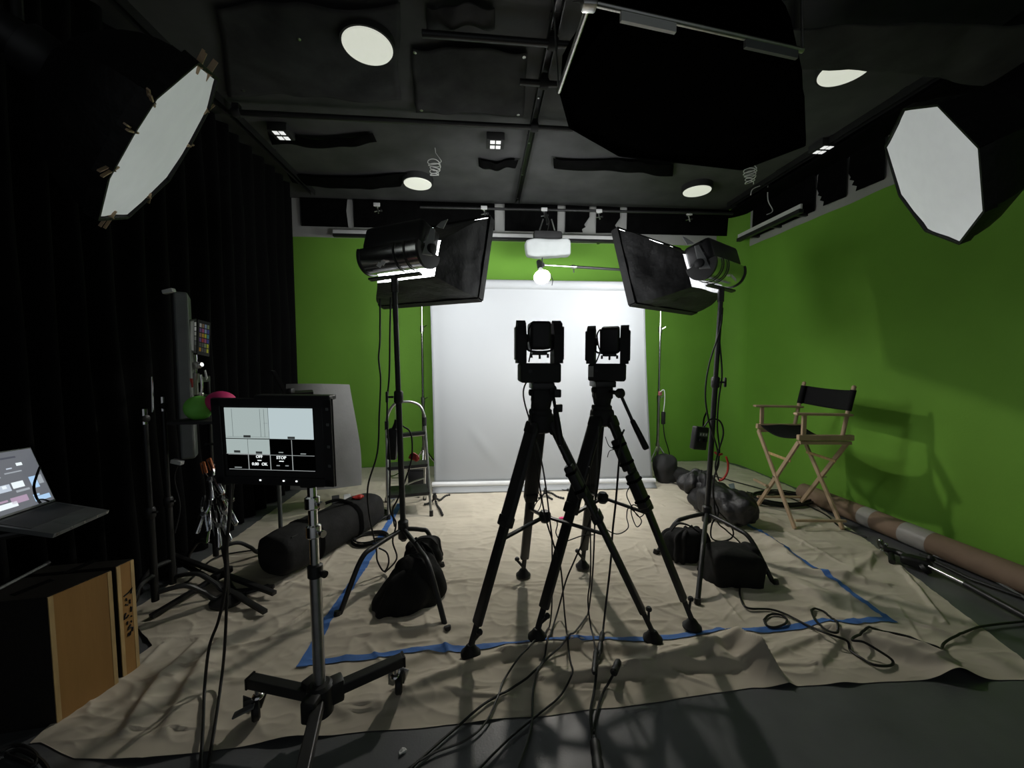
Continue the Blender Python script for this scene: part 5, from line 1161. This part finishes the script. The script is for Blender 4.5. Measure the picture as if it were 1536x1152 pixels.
bag('sandbag', 'black sandbag slumped at the foot of the chrome stand past the backdrop', 'sandbag', [(V((b1.x - 0.03, 4.28, 0.16)), (0.26, 0.22, 0.34), Rxy(0.2, -0.2), dict(e=0.7, amp=0.02, fr=7, seed=31)), (V((b1.x + 0.15, 4.26, 0.085)), (0.34, 0.20, 0.16), Rxy(-0.1, 0.25), dict(e=0.7, amp=0.015, fr=7, seed=33))], 'black sandbags on the light stands', None, 'dullblack')
# long equipment bag by the blue tape
ba, bb = on(392, 868), on(532, 786); ba = V((-1.34, 2.52, 0.15)); bb = V((-0.97, 3.36, 0.14)); ax_ = (bb - ba)
t = thing('equipment_bag', 'long charcoal equipment bag lying on the canvas along the blue tape', 'bag', ((ba.x + bb.x) / 2, (ba.y + bb.y) / 2, 0))
def brow(s):
    p = ba.lerp(bb, s); d = ax_.normalized(); sd = V((d.y, -d.x, 0)); out = []
    k = 1 - 0.10 * abs(2 * s - 1) ** 6
    for j in range(28):
        a = 2 * PI * j / 28; sg = lambda x: math.copysign(abs(x) ** 0.7, x)
        rr = 1 + 0.05 * noise.noise(V((s * 9, math.cos(a) * 2, math.sin(a) * 2)))
        out.append(p + sd * (sg(math.cos(a)) * 0.155 * k * rr) + V((0, 0, sg(math.sin(a)) * 0.135 * k * rr - (0.0 if math.sin(a) > -0.5 else 0.0))))
    return out
rows = [brow(i / 30) for i in range(31)]; c0_, c1_ = ba, bb
MB().loft([[c0_ - ax_.normalized() * 0.02 + (p - c0_) * 0.3 for p in rows[0]], [c0_ - ax_.normalized() * 0.012 + (p - c0_) * 0.85 for p in rows[0]]] + rows + [[c1_ + ax_.normalized() * 0.012 + (p - c1_) * 0.85 for p in rows[-1]], [c1_ + ax_.normalized() * 0.02 + (p - c1_) * 0.3 for p in rows[-1]]]).build('body', 'greybag', t, 60)
for s in (0.27, 0.68):
    rw = brow(s); p = ba.lerp(bb, s); d = ax_.normalized(); m = MB()
    m.loft([[p + (q - p) * 1.03 + d * o_ for q in rw] for o_ in (-0.02, 0.02)], False); m.build('strap_band', 'velvet', t)
p = ba.lerp(bb, 0.47); m = MB(); m.tube(catmull([ba.lerp(bb, 0.27) + V((0.05, 0, 0.13)), ba.lerp(bb, 0.36) + V((0.02, 0, 0.19)), p + V((0.0, 0, 0.20)), ba.lerp(bb, 0.58) + V((0.02, 0, 0.19)), ba.lerp(bb, 0.68) + V((0.05, 0, 0.13))], 8), 0.012, 8); m.build('handle', 'velvet', t)
MB().tube([ba.lerp(bb, 0.05) + V((0.09, -0.03, 0.115)), ba.lerp(bb, 0.95) + V((0.09, -0.03, 0.11))], 0.005, 6).build('zipper', 'dullblack', t)
# crumpled canvas-coloured cloth and rolls behind it
t = thing('tape_roll', 'roll of white tape standing on edge at the end of the equipment bag', 'tape roll', on(521, 772))
rq = at(521, 757, Y=3.50); MB().lathe([(0.045, -0.028), (0.098, -0.028), (0.100, -0.022), (0.100, 0.022), (0.098, 0.028), (0.045, 0.028)], V((rq.x, 3.5, gh(rq.x, 3.5) + 0.10)), (0.93, 0.36, 0), 32).build('roll', 'whiteplastic', t)
MB().lathe([(0.040, -0.030), (0.052, -0.030), (0.052, 0.030), (0.040, 0.030)], V((rq.x, 3.5, gh(rq.x, 3.5) + 0.10)), (0.93, 0.36, 0), 24).build('core', 'dullblack', t)
t = thing('tape_roll', 'roll of black tape standing beside the white tape roll', 'tape roll', on(505, 775)); rq2 = V((rq.x - 0.085, 3.46, 0))
MB().lathe([(0.045, -0.03), (0.10, -0.03), (0.10, 0.03), (0.045, 0.03)], V((rq2.x, 3.46, gh(rq2.x, 3.46) + 0.10)), (0.93, 0.36, 0), 28).build('roll', 'dullblack', t); MB().lathe([(0.046, -0.032), (0.056, -0.032), (0.056, 0.032)], V((rq2.x, 3.46, gh(rq2.x, 3.46) + 0.10)), (0.93, 0.36, 0), 20).build('core', 'card', t)
tag(MB().blob(ba.lerp(bb, 0.80) + V((0.02, 0, 0.148)), (0.09, 0.05, 0.03), rotz(0.5), 0.8, 0.012, 20, 4).build('red_strap', 'red'), 'small red strap lying on top of the equipment bag', 'strap')

# black plastic bag by the chair
t = thing('plastic_bag', 'full black plastic bin bag slumped on the canvas by the director chair', 'bag', on(1110, 780))
pc = on(1104, 770); pc = V((2.09, 3.22, 0.15))
MB().blob(pc, (0.31, 0.60, 0.30), Rxy(0.30, 0.0, 0.0), e=0.75, amp=0.034, fr=8.5, seed=41, fold=(0.5, 9)).build('body', 'plasticbag', t, 180)
MB().blob(V((2.03, 3.50, 0.24)), (0.24, 0.26, 0.24), Rxy(0.5, 0.3), e=0.8, amp=0.05, fr=8, seed=44, fold=(0.8, 7)).build('gathered_neck', 'plasticbag', t, 180)
MB().prism([at(1093, 727, Y=3.36), at(1101, 725, Y=3.36), at(1104, 738, Y=3.33), at(1097, 737, Y=3.33)], (0.0, 0.004, 0.002)).build('pale_label', mat('pale_plastic_label', (0.35, 0.42, 0.45), 0.3), t, 0)
tag(MB().tube(catmull([at(1078, 721, Y=3.40), at(1085, 718, Y=3.38), at(1091, 708, Y=3.38), at(1092, 695, Y=3.38), at(1089, 685, Y=3.38)], 8), [0.011] * 9 + [0.009] * 24, 8).build('cable_tie', 'red'), 'long red cable tie end curling up over the plastic bag', 'cable tie')
# green-grey power strip and bracket at the back
t = thing('power_strip', 'long grey power strip lying on the canvas behind the light stand', 'power strip', on(1035, 722))
pA, pB = at(1018, 714, Z=0.05), at(1062, 735, Z=0.05); MB().beam(pA, pB, 0.11, 0.07, V((0, 0, 1)), 0.008).build('body', 'greymetal', t)
m = MB()
for s in (0.25, 0.45, 0.62): m.box(pA.lerp(pB, s) + V((0, 0, 0.05)), (0.05, 0.04, 0.04), rotz(0.5), 0.006)
m.build('plug', 'rubber', t)
t = thing('metal_bracket', 'thin pale wire bracket standing on the power strip', 'bracket', on(1044, 738))
MB().tube([at(1043, 742, Y=3.78), at(1045, 719, Y=3.80), at(1038, 712, Y=3.95)], 0.009, 8).build('wire', 'dullchrome', t); MB().tube([at(1043, 742, Y=3.78), at(1055, 741, Y=3.8)], 0.009, 8).build('foot', 'dullchrome', t)

# cardboard tube along the wall with clear tape; boom pole in front of it
ta, tb = V((3.20, 3.62, 0.085)), V((3.23, 1.55, 0.085))
t = thing('cardboard_tube', 'long brown cardboard tube lying along the foot of the green side wall', 'tube', (3.21, 2.6, 0))
m = MB(); k = 28
R_o, R_i = 0.080, 0.070
pr = lambda r_: [V((r_ * math.cos(2 * PI * j / k), 0, r_ * math.sin(2 * PI * j / k))) for j in range(k)]
m.loft([[ta + q for q in pr(R_i)], [ta + q for q in pr(R_o)], [tb + q for q in pr(R_o)], [tb + q for q in pr(R_i)]], False); m.loft([[ta + q for q in pr(R_i)], [tb + q for q in pr(R_i)]], False); m.build('tube_wall', 'card', t, 50)
for s0, s1 in ((0.30, 0.35), (0.455, 0.545)):
    m = MB(); m.loft([[ta.lerp(tb, s) + q for q in pr(R_o + 0.0012)] for s in (s0, s1)], False); m.build('clear_tape', 'cleartape', t, 50)
t = thing('mic_boom', 'black boom pole with clamps and chrome tips lying before the cardboard tube', 'boom pole', on(1400, 850))
Fz = lambda x, y, z=0.03: at(x, y, Z=z)
MB().cyl(Fz(1370, 838, 0.06), Fz(1450, 877, 0.045), 0.013, 12).build('front_rod', 'dullchrome', t); MB().cyl(Fz(1448, 876, 0.045), Fz(1575, 945, 0.03), 0.018, 12).build('rear_pole', 'blackmetal', t)
m = MB(); m.tube(catmull([Fz(1320, 812, .09), Fz(1325, 822, .07), Fz(1345, 828, .06), Fz(1368, 838, .06)], 6), 0.020, 10); m.build('arm', 'blackmetal', t)
m = MB(); m.blob(Fz(1374, 843, .05), (0.15, 0.09, 0.075), rotz(-0.9), 0.6, 0.008, 14, 2); m.build('clamp_body', 'blackplastic', t)
MB().cyl(Fz(1336, 826, .05), Fz(1338, 843, .03), 0.018, 12).build('clamp_jaw', 'blackplastic', t)
MB().lathe([(0.02, -0.02), (0.034, -0.012), (0.034, 0.012), (0.02, 0.02)], Fz(1388, 853, .035), (0.4, -0.5, 0.6), 16).build('clamp_knob', 'rubber', t)
MB().lathe([(0.016, -0.015), (0.024, 0), (0.016, 0.02)], Fz(1396, 838, .10), (0.2, 0.2, 1), 12).build('clamp_knob', 'rubber', t)
for p, z in (((1320, 811), .10), ((1329, 817), .09), ((1323, 825), .06)): MB().ball(Fz(*p, z), 0.012, 8).build('chrome_tip', 'chrome', t)
t = thing('wire_stand', 'thin dark folded stand lying between the boom pole and the cardboard tube', 'stand', on(1450, 858))
MB().tube([Fz(1380, 832, .02), Fz(1455, 868, .02), Fz(1560, 905, .02)], 0.010, 8).build('rod', 'blackmetal', t); MB().tube([Fz(1400, 833, .025), Fz(1470, 858, .025), Fz(1540, 898, .025)], 0.008, 8).build('second_rod', 'greymetal', t)

# control box strapped to the stand
q = at(1049, 657, Y=2.66)
t = thing('control_box', 'black light controller box with a small pale display hanging on the stand', 'controller', q)
R = Rxy(0.25, 0.14, 0.0); MB().box(q, (0.115, 0.05, 0.165), R, 0.010, 3).build('body', 'blackplastic', t)
MB().box(q + R @ V((0.008, -0.0262, 0.030)), (0.078, 0.003, 0.028), R, 0.001).build('display', 'greymetal', t)
m = MB()
for dx in (-0.02, 0.005, 0.03): m.box(q + R @ V((dx, -0.028, 0.030)), (0.010, 0.002, 0.016), R)
m.build('display_digits', 'whiteplastic', t, 0)
for dx in (-0.02, 0.025): MB().lathe([(0.014, 0), (0.014, 0.014), (0.011, 0.016)], q + R @ V((dx, -0.025, -0.012)), R @ V((0, -1, 0)), 14).build('dial', 'rubber', t)
MB().tube(catmull([q + R @ V((0.02, 0, 0.085)), at(1056, 628, Y=2.68), at(1060, 618, Y=2.70)], 5), 0.006, 8).build('hanging_strap', 'velvet', t)

# ------------------------------------------------------------------ cables
def cable(label, pts, yh, r=0.0045, matn='rubber', group=None, name='cable', lift=None, per=8):
    """pixels of the photograph; each point hangs at depth yh unless the canvas is nearer there"""
    P = []
    for p in pts:
        y = p[2] if len(p) > 2 else yh
        q = at(p[0], p[1], Z=0.008) if p[1] > 600 else None
        if q is not None and q.y < y:
            z = min(gh(q.x, q.y), 0.08); q = at(p[0], p[1], Z=z + r + 0.004)
        else: q = at(p[0], p[1], Y=y)
        P.append(q)
    C_ = catmull(P, per)
    for c in C_:
        g = max(gh(c.x, c.y), gh(c.x + 0.008, c.y), gh(c.x, c.y + 0.008), gh(c.x - 0.008, c.y), gh(c.x, c.y - 0.008)) + r + 0.002 if c.y > yfront(c.x) - 0.01 else r
        if c.z < g: c.z = g
    return tag(MB().tube(C_, r, 8).build(name, matn), label, 'cable', group)
g1 = 'cables running from the camera tripods to the floor'
cable('dark cable from the near tripod bending towards the lower edge beneath its spreader', [(800, 575, 1.96), (797, 640, 1.95), (806, 706), (817, 771), (830, 815), (841, 852), (847, 921), (853, 975), (857, 1000), (858, 1011), (840, 1044), (807, 1072), (768, 1104), (720, 1152), (690, 1190)], 1.92, 0.0042, 'rubber', g1)
cable('pale grey cable sweeping from the near tripod over the canvas to the lower edge', [(790, 572, 1.96), (786, 600, 1.95), (812, 690), (826, 790), (828, 815), (828, 900), (824, 940), (814, 955), (783, 981), (756, 1020), (747, 1044), (729, 1083), (699, 1110), (654, 1128), (612, 1152), (590, 1170)], 1.94, 0.004, 'greycable', g1)
cable('dark cable slanting from the crossed tripod legs far across the canvas', [(905, 640, 2.03), (895, 740), (878, 802), (862, 840), (849, 871), (838, 912), (825, 954), (810, 999), (768, 1032), (726, 1056), (684, 1092), (636, 1134), (600, 1170)], 2.02, 0.0046, 'rubber', g1)
cable('grey cable looping down from the crossed tripod legs nearly straight to the lower edge', [(898, 640, 2.02), (893, 740), (892, 790), (889, 859), (883, 915), (876, 930), (852, 960), (816, 993), (801, 1029), (798, 1080), (792, 1110), (777, 1152), (770, 1175)], 2.0, 0.0046, 'greycable', g1)
cable('black power cable dropping from the tripod nearer the green wall to an inline plug', [(936, 645, 2.0), (931, 664), (924, 749), (919, 796), (916, 843), (909, 905), (904, 950), (901, 975), (896, 1000), (891, 1038), (886, 1068), (889, 1107)], 1.95, 0.0055, 'rubber', g1)
cable('thin cable falling between the two tripods beside the black power cable', [(884, 700, 1.98), (886, 850), (882, 900), (886, 939), (893, 975), (896, 995)], 1.97, 0.004, 'rubber', g1)
def plug(a, b, r, label):
    a, b = V(a), V(b); t = thing('cable_connector', label, 'plug', a, 'inline plugs on the floor cables')
    MB().tube([a, a.lerp(b, 0.08), a.lerp(b, 0.4), a.lerp(b, 0.5), a.lerp(b, 0.6), a.lerp(b, 0.92), b], [r * .5, r * .95, r, r * .8, r, r, r * .6], 12).build('body', 'blackplastic', t)
    MB().tube([a.lerp(b, -0.12), a], [r * .35, r * .55], 10).build('strain_relief', 'rubber', t)
plug(on(904, 948, .02), on(899, 980, .02), 0.013, 'black inline plug on the canvas below the crossed tripods')
plug(on(894, 976, .018), on(891, 1010, .02), 0.012, 'second black inline plug just below the first one')
q1, q2 = at(892, 1110, Z=0.02), at(899, 1165, Z=0.02)
plug(q1, q2, 0.020, 'thick black inline plug on the grey floor at the lower edge')
plug(on(928, 992, .03), on(920, 1010, .02), 0.016, 'short black plug lying loose on the canvas folds')
cable('short black cord from the loose plug to the plug on the grey floor', [(921, 1010), (910, 1030), (902, 1046), (896, 1066), (890, 1100)], 1.9, 0.005, 'rubber', g1)
cable('thin wire with hanging tag loop under the green-side tripod', [(908, 655, 2.0), (913, 668), (920, 673), (926, 674), (915, 676), (911, 686)], 2.0, 0.0022, 'rubber', None)
cable('loose black wires bunched at the spreader of the green-side tripod', [(948, 725, 2.02), (940, 740), (945, 755), (958, 775), (966, 768), (950, 757), (947, 770), (955, 790), (962, 780), (944, 762), (940, 775), (942, 792), (925, 801), (905, 790), (902, 775)], 2.02, 0.003, 'rubber', None)
cable('thin wire looping across between the two tripod spreaders', [(812, 765, 2.0), (835, 782), (834, 800), (845, 812), (872, 804), (890, 802)], 2.0, 0.003, 'rubber', None)
cable('black wires tangled behind the near tripod leg at the paper foot', [(810, 700, 2.3), (806, 730), (812, 750), (808, 765), (800, 768), (804, 755), (815, 742)], 2.3, 0.003, 'rubber', None)
# at the stand by the ladder
g2 = 'cables hanging from the rectangular softboxes'
cable('outer black cable hanging in a wavy line beside the stand next to the stepladder', [(570, 448, 2.5), (570, 509), (568, 537), (571, 570), (569, 620), (566, 679), (552, 729), (554, 773), (564, 821), (566, 841), (576, 857), (583, 844), (580, 829), (568, 822)], 2.5, 0.0055, 'rubber', g2)
cable('inner black cable hanging close along the stand next to the stepladder', [(586, 446, 2.5), (585, 500), (584, 561), (581, 600), (581, 640), (582, 655), (585, 697), (585, 762), (594, 785), (589, 812), (595, 838), (577, 859)], 2.5, 0.0055, 'rubber', g2)
cable('short black cable curving from the power supply past the red tie to the floor', [(607, 641, 2.58), (614, 646), (618, 660), (617, 690), (607, 723), (596, 750), (589, 765), (592, 790)], 2.58, 0.0055, 'rubber', g2)
def coilpile(c, rx, ry, n, label, seed, tail=(), r=0.0055, h=0.0, name='coiled_cable'):
    rr = random.Random(seed); c = V(c); pts = []
    for i in range(n * 14):
        a = 2 * PI * i / 14; lp_ = i / 14; k = 1 + 0.22 * noise.noise(V((lp_ * 0.7, seed, 0))); ox = 0.25 * noise.noise(V((lp_ * 0.5, seed, 7)))
        x, y = c.x + rx * (k * math.cos(a) + ox), c.y + ry * (k * math.sin(a) + 0.2 * noise.noise(V((lp_ * .5, 3, seed))))
        pts.append(V((x, y, gh(x, y) + r + 0.004 * lp_ + 0.006 * abs(math.sin(a * 1.5 + seed)))))
    for p in tail: pts.append(on(p[0], p[1], r + 0.003))
    C_ = catmull(pts, 3)
    for q_ in C_: q_.z = max(q_.z, gh(q_.x, q_.y) + r)
    return tag(MB().tube(C_, r, 7).build(name, 'rubber'), label, 'cable', 'black cables coiled on the canvas')
coilpile(on(556, 812), 0.125, 0.10, 6, 'black cable coiled on the blue tape in front of the equipment bag', 3, ((560, 808), (575, 812), (583, 806), (575, 802)))
coilpile(on(558, 776), 0.13, 0.11, 8, 'black cable coiled beside the stepladder foot', 5, ((535, 770), (528, 762), (520, 768)), 0.006)
coilpile(on(1172, 752), 0.28, 0.17, 9, 'black cable coiled flat under the director chair', 9, ((1145, 742), (1120, 738)), 0.007)
cable('black cord curling over the end of the equipment bag', [(500, 770, 3.3), (515, 785, 3.28), (530, 798), (545, 796), (549, 789), (535, 800), (532, 810)], 3.3, 0.0055, 'rubber', None)
cable('black cord running on the canvas from the tape rolls to a coiled cable', [(522, 768), (532, 768), (541, 775), (548, 780)], 3.9, 0.0055, 'rubber', None)
# at the stand near the green wall
cable('black cable crossing down the stand near the chair into a long floor line with loops',
      [(1084, 462, 2.7), (1080, 495, 2.62), (1064, 545, 2.60), (1058, 590, 2.60), (1063, 630, 2.60), (1075, 670), (1078, 695), (1071, 718), (1071, 750), (1076, 782), (1090, 796), (1112, 817), (1118, 844), (1110, 880), (1112, 900), (1122, 912), (1155, 914), (1178, 921), (1205, 935), (1240, 950), (1270, 961), (1276, 976), (1296, 990), (1315, 998), (1336, 998), (1338, 990), (1318, 976), (1295, 963), (1278, 960), (1290, 952), (1320, 949), (1360, 956), (1402, 975), (1412, 974), (1416, 965), (1432, 955), (1472, 940), (1536, 932), (1570, 928)], 2.7, 0.0056, 'rubber', g2)
cable('second black cable swinging beside the stand near the chair to the floor', [(1079, 462, 2.68), (1079, 505), (1083, 560), (1078, 600), (1076, 640), (1079, 680), (1071, 720), (1070, 745), (1078, 768), (1068, 786), (1067, 806), (1080, 812), (1096, 808), (1100, 798), (1092, 783), (1078, 768)], 2.68, 0.0056, 'rubber', g2)
cable('short black loop of cable at the control box on the stand', [(1056, 640, 2.62), (1066, 629), (1080, 632), (1085, 650), (1078, 676), (1073, 700), (1078, 720)], 2.62, 0.0056, 'rubber', g2)
tag(MB().tube(catmull([at(1072, 678, Y=2.67), at(1077, 682, Y=2.65), at(1083, 681, Y=2.66)], 5), 0.008, 8).build('cable_tie', 'red'), 'small red tie binding cables beside the control box', 'cable tie')
cable('round loop of black cable lying on the canvas nearest the boxy sandbag', [(1146, 930), (1150, 938), (1162, 941), (1177, 936), (1180, 929), (1170, 922), (1155, 922), (1146, 930)], 3.5, 0.0056, 'rubber', 'loops of the floor cable')
cable('long narrow loop of black cable crossing the front blue tape', [(1217, 915), (1222, 930), (1238, 944), (1252, 949), (1257, 946), (1252, 934), (1238, 920), (1224, 914), (1217, 915)], 3.5, 0.0056, 'rubber', 'loops of the floor cable')
cable('thin black cable along the green wall foot behind the plastic bag', [(1000, 700, 4.6), (1030, 708), (1062, 712), (1100, 722), (1130, 730), (1180, 745), (1235, 770), (1260, 790), (1300, 806)], 4.6, 0.006, 'rubber', None)
cable('dark cable trailing from the chrome stand base along the canvas to the light stand', [(1000, 722), (1020, 728), (1034, 742), (1050, 758), (1075, 770), (1090, 778)], 4.2, 0.006, 'rubber', None)
# monitor cables falling to the floor
g3 = 'cables hanging under the monitor'
cable('dark cable falling from the monitor towards the wooden boxes and the lower edge', [(346, 722, 1.62), (344, 770), (339, 830), (338, 880), (328, 930), (314, 970), (307, 1030), (304, 1100), (300, 1160)], 1.62, 0.0058, 'rubber', g3)
cable('second dark cable falling straight from the monitor to the lower edge', [(350, 722, 1.66), (346, 760), (340, 830), (340, 900), (337, 970), (332, 1020), (322, 1090), (312, 1150)], 1.66, 0.0058, 'rubber', g3)
cable('tangled dark cable at the corner of the canvas before the wooden boxes', [(0, 1128), (20, 1118), (40, 1122), (55, 1135), (50, 1148), (30, 1140), (10, 1132), (30, 1125), (60, 1140), (75, 1160)], 1.9, 0.007, 'rubber', None)
cable('black cord on the canvas between the curtain and the equipment bag', [(262, 880), (285, 870), (320, 838), (360, 828), (400, 824)], 3.2, 0.006, 'rubber', None)
tag(MB().blob(at(603, 1127, Z=0.006), (0.03, 0.02, 0.010), rotz(0.7), 0.6, 0.008, 40, 2).build('paper_scrap', 'whiteplastic'), 'tiny crumpled white scrap on the grey floor near the front cable ends', 'scrap')
# folded light stand lying by the curtain
t = thing('folded_stand', 'folded black light stand lying on the canvas beside the dark grip stands', 'stand', on(330, 880))
MB().beam(on(262, 838, .06), on(398, 918, .025), 0.028, 0.020, V((0, 0, 1)), 0.003).build('leg', 'blackmetal', t); MB().beam(on(258, 832, .10), on(412, 890, .03), 0.030, 0.022, V((0, 0, 1)), 0.003).build('leg', 'blackmetal', t)
MB().beam(on(226, 925, .02), on(330, 862, .05), 0.030, 0.022, V((0, 0, 1)), 0.003).build('leg', 'blackmetal', t); MB().beam(on(320, 868, .06), on(345, 852, .06), 0.05, 0.04, V((0, 0, 1)), 0.006).build('hub', 'blackplastic', t)
# pale bar resting on the boxes
t = thing('metal_rod', 'thin pale metal rod resting on top of the nearest wooden box', 'rod', at(35, 868, Z=0.52))
MB().cyl(at(-20, 893, Z=0.522), at(70, 846, Z=0.522), 0.006, 10).build('shaft', 'greymetal', t); MB().cyl(at(67, 847, Z=0.522), at(73, 844, Z=0.522), 0.009, 10).build('end_cap', 'blackplastic', t)

# ------------------------------------------------------------------ world, exposure
w = bpy.data.worlds.new('world'); S.world = w; w.use_nodes = True
w.node_tree.nodes['Background'].inputs['Color'].default_value = (0.9, 0.95, 1.0, 1); w.node_tree.nodes['Background'].inputs['Strength'].default_value = 0.07
S.view_settings.view_transform = 'Standard'; S.view_settings.look = 'None'; S.view_settings.gamma = 1.0; S.view_settings.exposure = 1.2
S.view_settings.use_curve_mapping = False
S.cycles.use_denoising = True
S.cycles.sample_clamp_indirect = 4.0
S.cycles.max_bounces = 8
